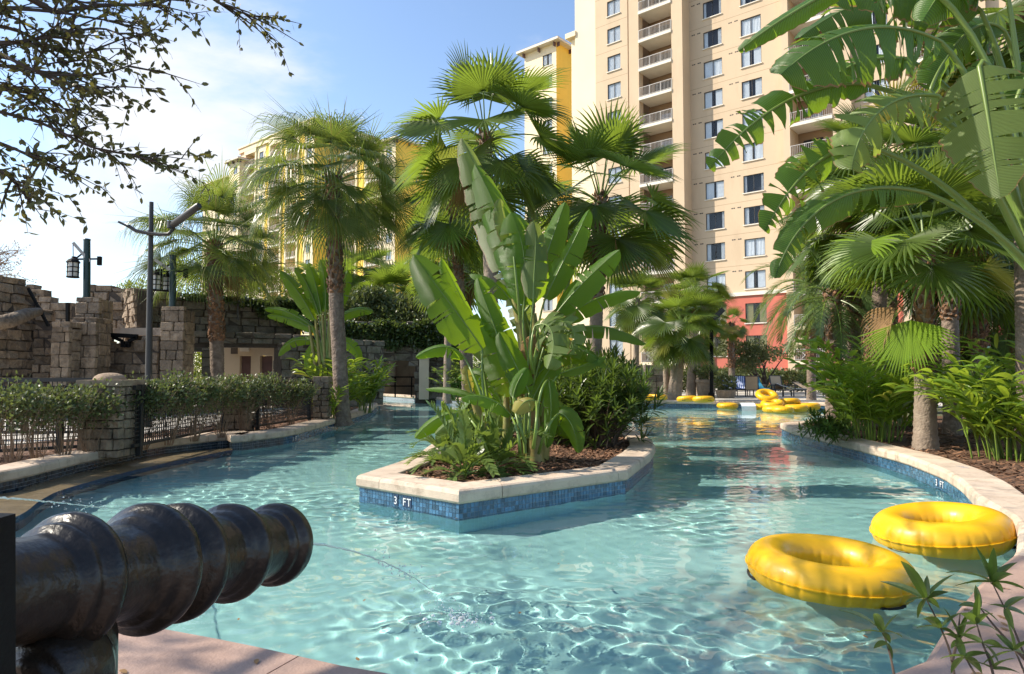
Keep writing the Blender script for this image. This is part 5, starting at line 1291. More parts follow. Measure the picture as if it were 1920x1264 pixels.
BL(clump, [(962, 470), (950, 430), (940, 400), (938, 372)], 42, Yi - .35, [(975, 600, 0), (968, 520, -.2)], face=(.6, -1, .2), fold=.4, tears=4, seed=26, mats=bo_)
BL(clump, [(955, 560), (935, 530), (905, 510), (880, 515)], 46, Yi - .1, [PT, (968, 590, 0)], face=(.2, -.7, .8), fold=.3, tears=5, seed=27, ts=.4)
r = random.Random(88)
for k in range(9):     # dead leaves hanging against the stems
    x, y = r.uniform(968, 1018), r.uniform(610, 740); l = r.uniform(60, 130); dx = r.uniform(-16, 16)
    BL(clump, [(x, y), (x + dx * .5, y + 8), (x + dx, y + l * .5), (x + dx * 1.2, y + l)], r.uniform(22, 44), Yi - r.uniform(.12, .30), None, face=(r.uniform(-.6, .6), -1, .1), fold=.7, tears=4, seed=300 + k, mats=[MT['dryleaf'], MT['dryleaf']], n=14, pr=.006)
for k, (pts, w) in enumerate((([(930, 690), (900, 640), (880, 620), (850, 640)], 44), ([(945, 760), (915, 700), (890, 690), (858, 710)], 40), ([(1010, 700), (1045, 660), (1080, 650), (1110, 690)], 42), ([(955, 820), (935, 780), (915, 770), (885, 790)], 34), ([(1000, 790), (1020, 760), (1045, 750), (1066, 775)], 36), ([(935, 640), (925, 600), (905, 560), (895, 520)], 50), ([(1000, 560), (1000, 500), (1010, 450), (1000, 415)], 60), ([(1020, 650), (1060, 640), (1100, 650), (1140, 690)], 40), ([(975, 700), (950, 640), (925, 590), (905, 545)], 62), ([(1010, 690), (1030, 640), (1050, 600), (1075, 560)], 62), ([(990, 770), (1010, 720), (1030, 690), (1052, 668)], 50), ([(940, 800), (915, 750), (895, 715), (872, 700)], 50), ([(1000, 640), (985, 590), (975, 550), (970, 505)], 70), ([(1015, 820), (1035, 790), (1055, 790), (1072, 822)], 42))):
    BL(clump, pts, w, Yi + r.uniform(-.5, .5), [(985, 850, 0), (980, 780, 0)], face=(r.uniform(-.5, .5), -1, .3), fold=.3, tears=4, seed=320 + k, mats=bm_ if k % 3 else bo_)
# small shrubs and ground plants of the island
def frondclump(name, label, c, n, lset, sc, seed, cat='cycad', group=None):
    r = random.Random(seed); root = thing(name, c, label, cat, group)
    for k in range(n):
        p = 75 - 85 * (k / n) + r.uniform(-8, 8); m_ = lset[near_pitch(p)]
        inst('leaf', m_[r.randrange(len(m_))], root, V(c) + V((r.uniform(-.06, .06), r.uniform(-.06, .06), .03)), (r.uniform(-.2, .2), 0, k * 2.4 + r.uniform(-.3, .3)), sc * r.uniform(.75, 1.15))
    return root
CYC = leafset(lambda p, k: feather_leaf(.92, 13, .19, .024, p, .9, .35, 81 + k + int(p * 50), [MT['petiole'], MT['cycad']], droop=.25, pr=.007, start=.25, ang=.85), 2)
for (px, py, sc_, n_, sd, lb) in ((872, 893, 1.0, 26, 1, 'cardboard palm with broad paired leaflets at the front of the island, left of the others'), (925, 885, 1.0, 26, 2, 'cardboard palm with broad paired leaflets in front of the banana stems'), (838, 862, .95, 24, 3, 'cardboard palm at the left rim of the island overhanging the kerb'), (900, 860, 1.0, 22, 4, 'cardboard palm behind the other two, below the yellow leaf')):
    frondclump('cardboard_palm', lb, atZ(px, py, .26), n_, CYC, sc_, sd, group='cardboard palms on the island')
def whorl_shrub(name, label, c, rad, nst, l, w, mkey, seed, base, cat='shrub', group=None):
    r = random.Random(seed); c = V(c); root = thing(name, base, label, cat, group); st = MB(); lf = MB(); base = V(base)
    for k in range(nst):
        d = V((r.gauss(0, 1), r.gauss(0, 1), r.gauss(.25, .8))).normalized(); s = r.uniform(.25, 1.12) ** .7
        e = c + V((d.x * rad[0], d.y * rad[1], d.z * rad[2])) * s
        if e.z < base.z + .08: continue
        b = base + V((r.gauss(0, .12) * rad[0], r.gauss(0, .12) * rad[1], 0)); pts = bez([b, b.lerp(e, .5) + V((0, 0, .1 * rad[2])), e], 6); st.tube(pts, [.011, .010, .009, .008, .006, .005, .003], 4)
        ax = ((pts[-1] - pts[-3]).normalized() + V((0, 0, .5))).normalized(); sx = ax.orthogonal().normalized(); sy = ax.cross(sx)
        for q in range(13):
            a = q * 2.4; t = q / 13; p = e - ax * (.20 * (1 - t)) ; dr = ((sx * math.cos(a) + sy * math.sin(a)) * (1.15 - .8 * t) + ax * (.35 + .8 * t)).normalized()
            lance(lf, p, dr, l * r.uniform(.7, 1.15), w, r.uniform(.2, .6), r, 0, segs=3, roll=r.uniform(-.4, .4))
    st.build('stems', MT['twig'], root); lf.build('foliage', MT[mkey], root, kind='stuff'); return root
whorl_shrub('oleander_shrub', 'dark glossy shrub filling the right side of the island', (1.62, 12.4, .98), (1.05, 1.15, .80), 210, .25, .020, 'bushdark', 3, (1.6, 12.4, .26))
whorl_shrub('oleander_shrub', 'glossy shrub right behind the banana stems on the island', (.95, 12.8, 1.0), (.7, .8, .75), 170, .22, .020, 'bushdark', 4, (.95, 12.8, .26))
whorl_shrub('oleander_shrub', 'taller sunlit shrub at the back of the island before the far palms', (1.9, 14.9, 1.2), (.9, .9, .95), 200, .22, .020, 'bushdark', 5, (1.9, 14.9, .26))
whorl_shrub('oleander_shrub', 'low shrub at the left rear of the island behind the stems', (-.5, 13.4, .75), (.7, .8, .5), 120, .2, .02, 'bushdark', 6, (-.5, 13.4, .26))

# --- left bank ------------------------------------------------------------------------------
hp = [(22, 868), (70, 862), (120, 856), (168, 850), (215, 842), (268, 838), (318, 830), (366, 823), (412, 816), (458, 809), (503, 802), (545, 796)]
hl = ['hedge shrub at the far left end in front of the near fence', 'sparse twiggy hedge shrub second from the left end', 'hedge shrub third from the left end, left of the domed pillar', 'bare stemmed hedge shrub just left of the domed pillar', 'leafy hedge shrub covering the right side of the domed pillar', 'hedge shrub first to the right of the domed pillar', 'hedge shrub in front of the fort pillar with the second lamp', 'hedge shrub left of the shaded fence pillar', 'hedge shrub in front of the shaded fence pillar', 'hedge shrub right of the shaded fence pillar', 'hedge shrub below the restroom doors', 'last hedge shrub at the right end next to the ginger']
for k, ((px, py), lb) in enumerate(zip(hp, hl)):
    b = atZ(px, py, .29); H = [1.16, 1.10, 1.14, 1.08, 1.14, 1.20, 1.22, 1.24, 1.24, 1.26, 1.26, 1.12][k]
    shrub('hedge_shrub', lb, V((b.x, b.y, .28 + H * .68)), (.62, .38, H * .38), 2100 if k > 3 else 1300, .062, .018, 'hedgeleaf', 60 + k, group='hedge shrubs along the fence', stems=22, floor=.28 + H * .22, stemmat='twig_tan', lumps=12, stem_r=.45, shell=.15, base=V((b.x, b.y, .24)))
# bird of paradise behind the tall palm, on the bank
bop = thing('bird_of_paradise', colx(610, 22, .25), 'bird of paradise clump behind the tall drooping palm on the left bank', 'bird of paradise plant')
mb = MB()
for (x0, x1, y1) in ((610, 592, 600), (615, 605, 590), (622, 618, 585), (604, 580, 610), (628, 630, 600)): mb.tube(bez([atY(x0, 770, 22), atY((x0 + x1) / 2, 690, 22), atY(x1, y1, 22)], 8), [.09 - .006 * k for k in range(9)], 7)
mb.build('stem', MT['stalk'], bop, smooth=True)
for k, (pts, w) in enumerate((([(590, 600), (570, 560), (548, 530), (525, 508)], 30), ([(598, 590), (585, 550), (570, 515), (552, 502)], 26), ([(602, 585), (596, 545), (588, 515), (578, 492)], 30), ([(610, 580), (612, 545), (608, 510), (600, 486)], 34), ([(618, 580), (624, 545), (628, 515), (625, 492)], 34), ([(622, 590), (640, 555), (648, 525), (652, 505)], 28), ([(590, 620), (560, 600), (530, 590), (500, 592)], 22), ([(588, 640), (560, 630), (535, 640), (522, 668)], 22), ([(585, 612), (550, 585), (520, 575), (495, 580)], 20), ([(630, 600), (655, 580), (680, 575), (700, 585)], 24), ([(600, 640), (580, 650), (575, 680), (582, 705)], 24), ([(625, 640), (650, 635), (668, 650), (676, 680)], 24))):
    BL(bop, pts, w * 1.15, 22, [(610, 690, 0)], face=(.15 * (-1) ** k, -1, .3), fold=.3, tears=3, seed=130 + k, n=18, pr=.02)
ginger('ginger_plant', 'bright ginger clump around the foot of the tall drooping palm', colx(632, 21.3, .28), 26, 1.75, 1.1, .60, .044, 5)
ginger('ginger_plant', 'ginger clump right of the tall drooping palm at the channel corner', colx(682, 23, .28), 22, 1.7, .8, .55, .035, 6)
ginger('ginger_plant', 'low ginger clump beside the last fence pillar', colx(612, 19.0, .28), 14, .9, .5, .4, .03, 7)
# bank by the bridge and far side
for k, (px, Y, h, rx, lb) in enumerate(((850, 33.5, 1.1, 1.1, 'round shrub on the far bank left of the island plants'), (882, 34.5, 1.5, 1.2, 'taller shrub on the far bank behind the yellow leaf'), (825, 36, .9, .9, 'small shrub beside the tan bridge pier'))):
    ginger('schefflera_shrub', lb, colx(px, Y, .28), 40, h * 1.5, rx, .34, .05, 140 + k, cat='shrub', mkey='cycad')
shrub('green_thicket', 'sunlit bamboo thicket above the mossy wall behind the left palm', atY(352, 530, 33), (1.9, 1.2, 1.6), 3800, .22, .022, 'bamboo', 21, cat='thicket', floor=1.0, stems=10)
shrub('green_thicket', 'yellow green bamboo thicket left of the bird of paradise clump', atY(505, 555, 34), (2.6, 1.2, 1.7), 4200, .22, .022, 'bamboo', 22, cat='thicket', floor=1.0, stems=10)
shrub('green_thicket', 'leafy thicket below the square floodlight', atY(445, 540, 35), (2.0, 1.2, 1.9), 3400, .2, .03, 'hedgeleaf', 23, cat='thicket', floor=1.0, stems=10)
shrub('green_thicket', 'bright shrubs glimpsed through the passage opening', atY(362, 690, 34), (1.6, 1.0, 1.8), 2600, .2, .04, 'bamboo', 24, cat='thicket', floor=.3)
shrub('green_thicket', 'airy treetop peeping over the fort wall between the lamp posts', atY(262, 545, 38), (1.3, .8, .7), 700, .2, .03, 'bamboo', 25, cat='treetop', floor=1.0)
shrub('green_thicket', 'dense shrubs on top of the bridge behind its ivy', atY(770, 590, 39), (3.2, 1.4, 1.3), 5200, .24, .045, 'hedgeleaf', 26, cat='thicket', floor=1.0)
shrub('green_thicket', 'shrubs on the bridge behind the tall palm trunk', atY(660, 580, 39), (2.4, 1.4, 1.5), 4200, .24, .045, 'hedgeleaf', 27, cat='thicket', floor=1.0)
# dry twigs of a bare tree at the far left
rt_ = thing('bare_tree', colx(-60, 30, .2), 'leafless reddish twigs of a bare tree at the left edge above the fort', 'bare tree')
r = random.Random(9); mb = MB(); mb.tube([colx(-60, 30, .2), atY(-50, 560, 30), atY(-40, 480, 30)], [.16, .12, .06], 8); lf = MB()
for k in range(16):
    a = atY(-40 + r.uniform(-10, 10), 500 + r.uniform(-20, 40), 30); e = atY(r.uniform(5, 70), r.uniform(425, 530), 30 + r.uniform(-1, 1)); m_ = a.lerp(e, .5) + V((0, 0, r.uniform(.1, .6)))
    pts = bez([a, m_, e], 8); mb.tube(pts, [.03 - .003 * i for i in range(9)], 4)
    for q in range(7):
        s = pts[r.randrange(3, 8)]; f = s + V((r.uniform(-.1, .7), r.uniform(-.3, .3), r.uniform(-.4, .35))); mb.tube([s, f], [.008, .004], 3)
        leaf_blob(lf, f, (.12, .12, .12), 4, .09, .02, r)
mb.build('trunk', MT['twig_tan'], rt_); lf.build('foliage', MT['dryleaf'], rt_, kind='stuff')
# --- far deck planting
for k, (px, Y, rx, h, mk, lb) in enumerate(((1290, 44, 3, 1.3, 'hedgeleaf', 'low planting behind the pale leaning trunks'), (1345, 48, 3.2, 1.6, 'hedgeleaf', 'low green hedge behind the blue loungers'), (1420, 50, 4, 1.5, 'bushdark', 'dark low hedge at the foot of the red wall'), (1500, 46, 4, 1.4, 'hedgeleaf', 'low hedge behind the white towel lounger'), (1575, 42, 4, 1.8, 'bushdark', 'hedge at the right end of the far deck'), (1205, 46, 3, 1.5, 'bushdark', 'dark hedge behind the sign board'), (1140, 44, 4, 2.2, 'bushdark', 'dark shrubs in the gap right of the island'), (1050, 44, 4, 2.4, 'hedgeleaf', 'shrubs far behind the island stems'), (960, 46, 4, 2.4, 'bushdark', 'shrub mass far behind the island centre'))):
    shrub('deck_hedge', lb, V((colx(px, Y, 0).x, Y, .3 + h * .5)), (rx * .8, .9, h * .6), 2600, .2, .05, mk, 160 + k, cat='hedge', floor=.2, lumps=9, group='planting along the far hotel wall')
tr = thing('small_tree', colx(1432, 44, .2), 'small wide crowned tree with bare lower branches before the red wall', 'tree'); r = random.Random(4); mb = MB(); lf = MB()
for k in range(12):
    e = atY(1432 + r.uniform(-70, 75), r.uniform(650, 690), 44 + r.uniform(-1, 1)); pts = bez([colx(1432 + r.uniform(-3, 3), 44, .2), atY(1432 + (r.uniform(-20, 20)), 710, 44), e], 8); mb.tube(pts, [.09 - .009 * i for i in range(9)], 5)
    leaf_blob(lf, e, (1.0, .7, .45), 420, .16, .045, r, up=.2)
mb.build('trunk', MT['bark'], tr); lf.build('crown', MT['hedgeleaf'], tr, kind='stuff')
# --- right bank
c = atZ(1640, 826, .28); ginger('ginger_plant', 'large ginger clump left of the bare palm trunk on the right bank', c, 46, 1.95, 1.35, .56, .044, 11, cl_r=.5)
c = atZ(1598, 806, .28); ginger('ginger_plant', 'ginger clump at the tip of the right bank behind the large one', c, 26, 1.6, .9, .5, .034, 12, cl_r=.4)
c = atZ(1700, 800, .28); ginger('ginger_plant', 'ginger clump directly behind the bare palm trunk', c, 30, 1.9, 1.1, .52, .034, 13, cl_r=.5)
c = atZ(1900, 862, .28); ginger('ginger_plant', 'nearest yellow green ginger clump at the right edge', c, 62, 1.65, 1.25, .54, .042, 14, cl_r=.55)
c = atZ(1960, 840, .28); ginger('ginger_plant', 'ginger clump behind the nearest one at the right edge', c, 34, 1.9, 1.2, .5, .032, 15, cl_r=.5)
c = atZ(1850, 815, .28); ginger('ginger_plant', 'ginger clump between the bare palm trunk and the nearest clump', c, 26, 1.5, 1.0, .5, .032, 16, cl_r=.5)
whorl_shrub('oleander_shrub', 'small dark bluish shrub at the tip of the right bank', atZ(1548, 803, .55), (.5, .4, .3), 50, .2, .018, 'bushdark', 8, atZ(1548, 806, .28))
for k, (px, Y, h, rx, lb) in enumerate(((1632, 27, 2.4, 1.2, 'dark shrubs under the date palms left of the big trunk'), (1705, 23, 2.6, 1.5, 'dark shrubs straight behind the big bare trunk'), (1800, 21, 2.6, 1.6, 'dark shrubs right of the big bare trunk'), (1890, 20, 2.6, 2.0, 'dark shrubs at the right edge behind the ginger'))):
    shrub('dark_shrub', lb, V((colx(px, Y, 0).x, Y, .3 + h * .48)), (rx, .9, h * .52), 3800, .22, .05, 'bushdark', 180 + k, floor=.2, lumps=9, group='shrubs under the right hand palms')

# --- big white bird of paradise leaves in the upper right
Yw = 5.7
gb = thing('giant_bird_of_paradise', V((5.15, 5.75, .28)), 'giant bird of paradise with huge torn leaves arching in from the right edge', 'bird of paradise plant')
mb = MB(); mb.tube(bez([V((5.15, 5.75, .2)), V((5.1, 5.75, 1.2)), V((4.85, 5.72, 2.0)), atY(1965, 520, Yw)], 12), [.11] * 13, 12); mb.tube(bez([V((5.35, 6.0, .2)), V((5.3, 6.0, 1.6)), V((5.0, 5.95, 3.0)), atY(1930, 240, Yw + .3)], 12), [.10] * 13, 12)
mb.build('stem', MT['stalk'], gb, smooth=True)
Q = (1965, 545, 0)
bg_ = [MT['banana_big'], MT['midrib']]
def GL(pts, w, pet, **kw): kw.setdefault('mats', bg_); kw['tears'] = int(kw.get('tears', 5) * 1.5); BL(gb, pts, w, kw.pop('Y', Yw), pet, pr=.020, n=46, **kw)
GL([(1765, 78), (1660, 22), (1550, 55), (1464, 140)], 205, [Q, (1895, 330, 0), (1830, 140, 0)], face=(.05, -.85, .55), fold=.30, tears=9, seed=201, dys=[0, -.2, -.3, -.35], ts=.16, gap=.05)
GL([(1625, 158), (1500, 150), (1400, 225), (1330, 316)], 92, [Q, (1900, 300, .3), (1760, 190, .2)], face=(.35, -.9, .35), fold=.15, tears=10, seed=202, dys=[.1, 0, -.2, -.3], ts=.35, gap=.16)
GL([(1640, -60), (1540, -10), (1450, 40), (1385, 96)], 62, [Q, (1900, 100, .4), (1760, -70, .3)], face=(.5, -.7, .5), fold=.6, tears=3, seed=203, dys=[.2, .1, 0, 0])
GL([(1760, 180), (1680, 165), (1610, 215), (1597, 318)], 150, [Q, (1880, 400, -.1), (1820, 240, -.1)], face=(.15, -.9, .4), fold=.35, tears=9, seed=204, mats=bo_, dys=[-.1, -.2, -.35, -.4], ts=.3, gap=.08)
GL([(1836, 125), (1850, 200), (1862, 280), (1876, 372)], 205, [Q, (1915, 330, -.2), (1850, 60, -.3)], face=(-.75, -.8, .35), fold=.10, tears=6, seed=205, mats=bo_, dys=[-.3, -.4, -.45, -.5], ts=.12, gap=.05, curl=.1, taper=.5, bb=.5)
GL([(1742, 363), (1590, 320), (1490, 400), (1453, 522)], 84, [Q, (1890, 430, -.1)], face=(.2, -.85, .5), fold=.45, tears=9, seed=206, dys=[0, -.2, -.3, -.35], ts=.3, gap=.10)
GL([(1615, 272), (1545, 275), (1480, 340), (1434, 434)], 100, [Q, (1850, 410, .1), (1740, 300, .1)], face=(.35, -.9, .3), fold=.15, tears=8, seed=207, dys=[0, -.1, -.2, -.25], ts=.4, gap=.2)
GL([(1745, 170), (1755, 140), (1770, 110), (1792, 88)], 80, [(1960, 480, .2), (1850, 330, .2)], face=(.4, -1, .1), fold=.35, tears=2, seed=208, Y=6.0)
GL([(1800, 178), (1820, 150), (1840, 125), (1862, 105)], 60, [(1960, 480, .2), (1860, 300, .2)], face=(-.4, -1, .1), fold=.35, tears=2, seed=209, Y=6.1)
GL([(1840, 20), (1760, -50), (1650, -50), (1560, 0)], 160, [Q, (1920, 200, .2)], face=(0, -.7, .7), fold=.4, tears=6, seed=210, Y=6.2)
GL([(1890, -10), (1850, -90), (1780, -60), (1730, 40)], 150, [Q, (1920, 200, 0)], face=(.1, -.8, .6), fold=.35, tears=6, seed=211, Y=6.0)
GL([(1905, 190), (1930, 120), (1960, 90), (2010, 110)], 150, [Q, (1925, 300, 0)], face=(-.2, -.8, .6), fold=.4, tears=5, seed=212, Y=5.9)
GL([(1850, 60), (1740, -40), (1610, -20), (1500, 70)], 210, [Q, (1915, 250, .4), (1880, 120, .4)], face=(.1, -.75, .65), fold=.35, tears=9, seed=214, Y=6.7)
GL([(1885, 60), (1850, 20), (1790, 60), (1752, 150)], 120, [Q, (1930, 250, .2), (1910, 110, .2)], face=(.3, -.9, .4), fold=.3, tears=7, seed=215, Y=6.4)
GL([(1700, 110), (1620, 100), (1560, 130), (1520, 190)], 120, [Q, (1880, 280, .4), (1790, 150, .4)], face=(.2, -.8, .5), fold=.3, tears=7, seed=213, Y=6.2)

# --- live oak overhead at the left: limbs from a trunk beside the camera
ok = thing('live_oak', V((-5.6, 2.2, .3)), 'live oak whose small leaved branches hang in from the upper left', 'oak tree')
mb = MB(); T0 = V((-5.6, 2.2, .2)); T1 = V((-5.4, 2.5, 3.6)); mb.tube(bez([T0, T0.lerp(T1, .5) + V((.15, 0, 0)), T1], 8), [.30, .27, .25, .23, .22, .2, .19, .18, .17], 12)
r = random.Random(77); lf = MB()
def twig(pts, rad, nl, ll, hang=.15, sub=2):
    mb.tube(pts, [rad * (1 - .85 * k / (len(pts) - 1)) for k in range(len(pts))], 4)
    L = len(pts)
    for q in range(nl):
        t = r.uniform(.12, 1.0) * (L - 1); i = min(L - 2, int(t)); p = pts[i].lerp(pts[i + 1], t - i); d = (pts[i + 1] - pts[i]).normalized()
        ax = (d * .6 + V((r.gauss(0, .7), r.gauss(0, .7), r.gauss(-hang, .6)))).normalized(); sd = ax.cross(V((r.gauss(0, 1), r.gauss(0, 1), r.gauss(0, 1)))).normalized()
        leafq(lf, p, ax, sd, sd.cross(ax), ll * r.uniform(.6, 1.25), ll * .21 * r.uniform(.8, 1.2), .3)
    if sub > 0:
        for q in range(int(1 + L * .62)):
            t = r.uniform(.05, .92) * (L - 1); i = min(L - 2, int(t)); p = pts[i].lerp(pts[i + 1], t - i); d = (pts[i + 1] - pts[i]).normalized()
            e = p + (d * .9 + V((r.gauss(0, .6), r.gauss(0, .6), r.gauss(-.08, .5)))).normalized() * r.uniform(.18, .48) * (1.15 if sub > 1 else .6)
            twig([p, p.lerp(e, .5) + V((0, 0, .015)), e], rad * .45, 8 if sub > 1 else 5, ll, hang, sub - 1)
br = [([(-160, 20), (-20, 15), (100, 22), (200, 38), (292, 46)], 4.5, 40), ([(100, 22), (200, 10), (290, 8), (330, -6)], 4.6, 24), ([(-160, 60), (0, 82), (120, 62), (200, 55), (268, 92)], 4.3, 40), ([(-160, 110), (-20, 120), (120, 140), (200, 136), (254, 118)], 4.4, 40), ([(-20, 90), (60, 130), (140, 160), (204, 182)], 4.2, 30),
      ([(-160, 170), (-20, 205), (80, 232), (170, 275), (240, 290), (297, 303)], 4.3, 40), ([(-120, 240), (-20, 262), (40, 285), (90, 310), (134, 329)], 4.2, 20), ([(-60, 300), (0, 322), (30, 340), (70, 372)], 4.2, 12), ([(-40, 165), (30, 170), (90, 185), (145, 222)], 4.5, 30), ([(-100, -20), (40, 40), (120, 90), (170, 105)], 4.6, 40), ([(-60, -40), (60, -10), (160, 5), (230, 20)], 4.7, 40), ([(330, -60), (390, -8), (440, 18), (484, 33)], 4.8, 16), ([(-80, 130), (0, 160), (70, 200), (110, 255)], 4.4, 24), ([(-60, 40), (40, 60), (110, 110), (150, 150)], 4.4, 40)]
for pts, Y, nl in br:
    P = catmull([atY(x, y, Y + r.uniform(-.15, .15)) for x, y in pts], 4); mb.tube([T1.lerp(P[0], k / 6) + V((0, 0, .5 * math.sin(math.pi * k / 6))) for k in range(7)], [.09, .075, .06, .05, .04, .03, .022], 6)
    twig(P, .018, int(nl * .62), .060, sub=2)
mb.build('trunk', MT['bark'], ok); lf.build('crown', MT['oakleaf'], ok, kind='stuff')
# unseen upper canopy, added to throw dappled shade on cannon, deck and tubes
cb = MB(); cl = MB(); r = random.Random(5)
for k in range(46):
    e = V((-6.0 + r.gauss(0, 1.9), 4.4 + r.gauss(0, 1.7), 7.4 + r.gauss(0, .8)))
    if e.y > 1 and e.x > -.8 * e.y - .8 and e.z < 1.6 + .62 * e.y + .7: e.z = 1.6 + .62 * e.y + .7 + r.random()
    cb.tube(bez([T1, T1.lerp(e, .5) + V((0, 0, .8)), e], 8), [.055 - .0055 * i for i in range(9)], 5)
    leaf_blob(cl, e, (.8, .8, .45), 230, .085, .02, r, shell=.1)
cb.build('shade_limbs', MT['bark'], ok); cl.build('shade_crown', MT['oakleaf'], ok, kind='stuff')
# ------------------------------------------------------------------ yellow tubes
def tube_ring(Rm, rm, seed, nu=260, nv=32, pinch=26):
    r = random.Random(seed); mb = MB(); rows = []; ph = [r.uniform(-.3, .3) for _ in range(pinch)]; amp = [r.uniform(.5, 1.2) for _ in range(pinch)]
    for i in range(nu):
        a = 2 * math.pi * i / nu; row = []
        for j in range(nv):
            b = 2 * math.pi * j / nv; rr = rm
            eq = math.exp(-((math.sin(b) + .12) / .5) ** 2) if math.cos(b) > 0 else 0; eqi = math.exp(-(math.sin(b) / .35) ** 2) if math.cos(b) < 0 else 0
            q = a / (2 * math.pi) * pinch; k = int(q) % pinch; u = (q - int(q) - .5 - ph[k] * .5)
            rr *= 1 - .085 * amp[k] * eq * math.exp(-(u / .12) ** 2) - .03 * eqi * math.exp(-(u / .2) ** 2)
            rr *= 1 + .012 * math.sin(3 * a + seed) * math.sin(b)
            row.append(((Rm + rr * math.cos(b)) * math.cos(a), (Rm + rr * math.cos(b)) * math.sin(a), rr * math.sin(b) * .96))
        rows.append(row)
    rows.append(rows[0]); mb.grid([list(x) for x in rows], closed=True)
    body = mb.mesh('ring_body', MT['tubeyellow'], smooth=True)
    s = MB(); rows = []
    for i in range(nu + 1):
        a = 2 * math.pi * i / nu; q = a / (2 * math.pi) * pinch; k = int(q) % pinch; u = (q - int(q) - .5 - ph[k] * .5); w = .0 * amp[k] * math.exp(-(u / .13) ** 2) if i < nu else 0
        o = Rm + rm * (1 - .08 * amp[k] * math.exp(-(u / .12) ** 2)); row = []
        for (do, dz) in ((-.012, -.007), (.012, -.004), (.012, .004), (-.012, .007)): row.append(((o + do) * math.cos(a), (o + do) * math.sin(a), dz))
        rows.append(row)
    s.grid(rows, closed=True); seam = s.mesh('seam', MT['tubeyellow'])
    h = MB()
    for a0 in (0, 2.1, 4.2):
        pts = [((Rm + rm * (.80 if k in (0, 6) else .93)) * math.cos(a0 + (k - 3) * .055), (Rm + rm * (.80 if k in (0, 6) else .93)) * math.sin(a0 + (k - 3) * .055), -rm * .55) for k in range(7)]
        h.tube(pts, .010, 5)
        h.box((pts[0][0], pts[0][1], pts[0][2]), (.035, .035, .02)); h.box((pts[6][0], pts[6][1], pts[6][2]), (.035, .035, .02))
    return body, seam, h.mesh('handle', MT['strap'])
RINGS = [tube_ring(.44, .155, 3), tube_ring(.41, .172, 8)]
def ring(label, c, ri, rot=(0, 0, 0), sc=1., group=None):
    t = thing('inner_tube', c, label, 'swim tube', group); t.rotation_euler = rot; t.scale = (sc, sc, sc)
    for nm, m_ in zip(('body', 'seam', 'handle'), RINGS[ri]):
        o = bpy.data.objects.new(nm, m_); COL.objects.link(o); o.parent = t
    return t
ring('large yellow inflatable tube with an open hole floating nearest the camera', V((2.41, 5.27, .105)), 0, (R(-1), R(2.5), R(-70)))
ring('large yellow inflatable tube floating near the right bank behind the nearest one', V((3.98, 6.42, .14)), 1, (R(2), R(6), R(200)))
gF = 'yellow tubes at the far end'
def fr(label, px, py, z, rot=(0, 0, 0), sc=.95, Y=None, ri=1):
    p = atZ(px, py, z) if Y is None else atY(px, py, Y); return ring(label, p + V((0, 0, 0)), ri, rot, sc, gF)
fr('yellow tube floating alone left of the small white cascade', 1364, 761, .13, (0, 0, 1), .78)
fr('yellow tube on the deck left of the thick leaning trunk, left one of two', 1212, 745, .48, (.1, 0, 0), .72)
fr('yellow tube on the deck just left of the thick leaning trunk', 1234, 745, .48, (0, .1, 1), .72)
fr('yellow tube lying on the deck right of the thick leaning trunk', 1288, 748, .46, (0, .1, 2), .74)
fr('yellow tube at the right end of the deck edge row', 1319, 749, .46, (.1, 0, 3), .78)
ck = atZ(1455, 770, 0); D = lambda px, dz, dy: V((atY(px, 697, ck.y + dy).x, ck.y + dy, dz))
ring('topmost tilted yellow tube leaning on the heap in the water', D(1437, .62, .3), 1, (R(14), R(-22), 1), .80, gF)
ring('yellow tube of the floating heap with a black handle, below the topmost one', D(1447, .30, -.35), 1, (R(10), R(-6), R(0)), .80, gF)
ring('leftmost yellow tube of the floating heap', D(1424, .14, .2), 1, (0, 0, 2), .74, gF)
ring('nearest yellow tube at the front of the floating heap', D(1452, .12, -1.3), 1, (0, 0, .5), .84, gF)
ring('yellow tube second nearest in the floating heap, right of the front one', D(1466, .13, -1.7), 1, (0, 0, 3), .72, gF)
ring('yellow tube in the right middle of the floating heap', D(1490, .14, -.7), 1, (0, 0, 1.5), .84, gF)
ring('yellow tube at the back of the floating heap', D(1478, .34, .5), 1, (R(6), R(4), 2.5), .80, gF)
ring('long looking yellow tube at the right end of the floating heap', D(1512, .15, .3), 1, (0, R(2), 2.2), .90, gF)
mb = MB(); a = atZ(1402, 757, .3); mb.grid([[a + V((x, dy, z)) for x in (-.3, -.14, 0, .14, .3)] for dy, z in ((.2, .03), (0, .01), (-.12, -.1), (-.16, -.32))]); tag(mb.build('small_cascade', mat('foam_white', (.75, .8, .82), .5, .1, 8), None, origin=a), 'small white cascade spilling over the far deck edge', 'cascade')
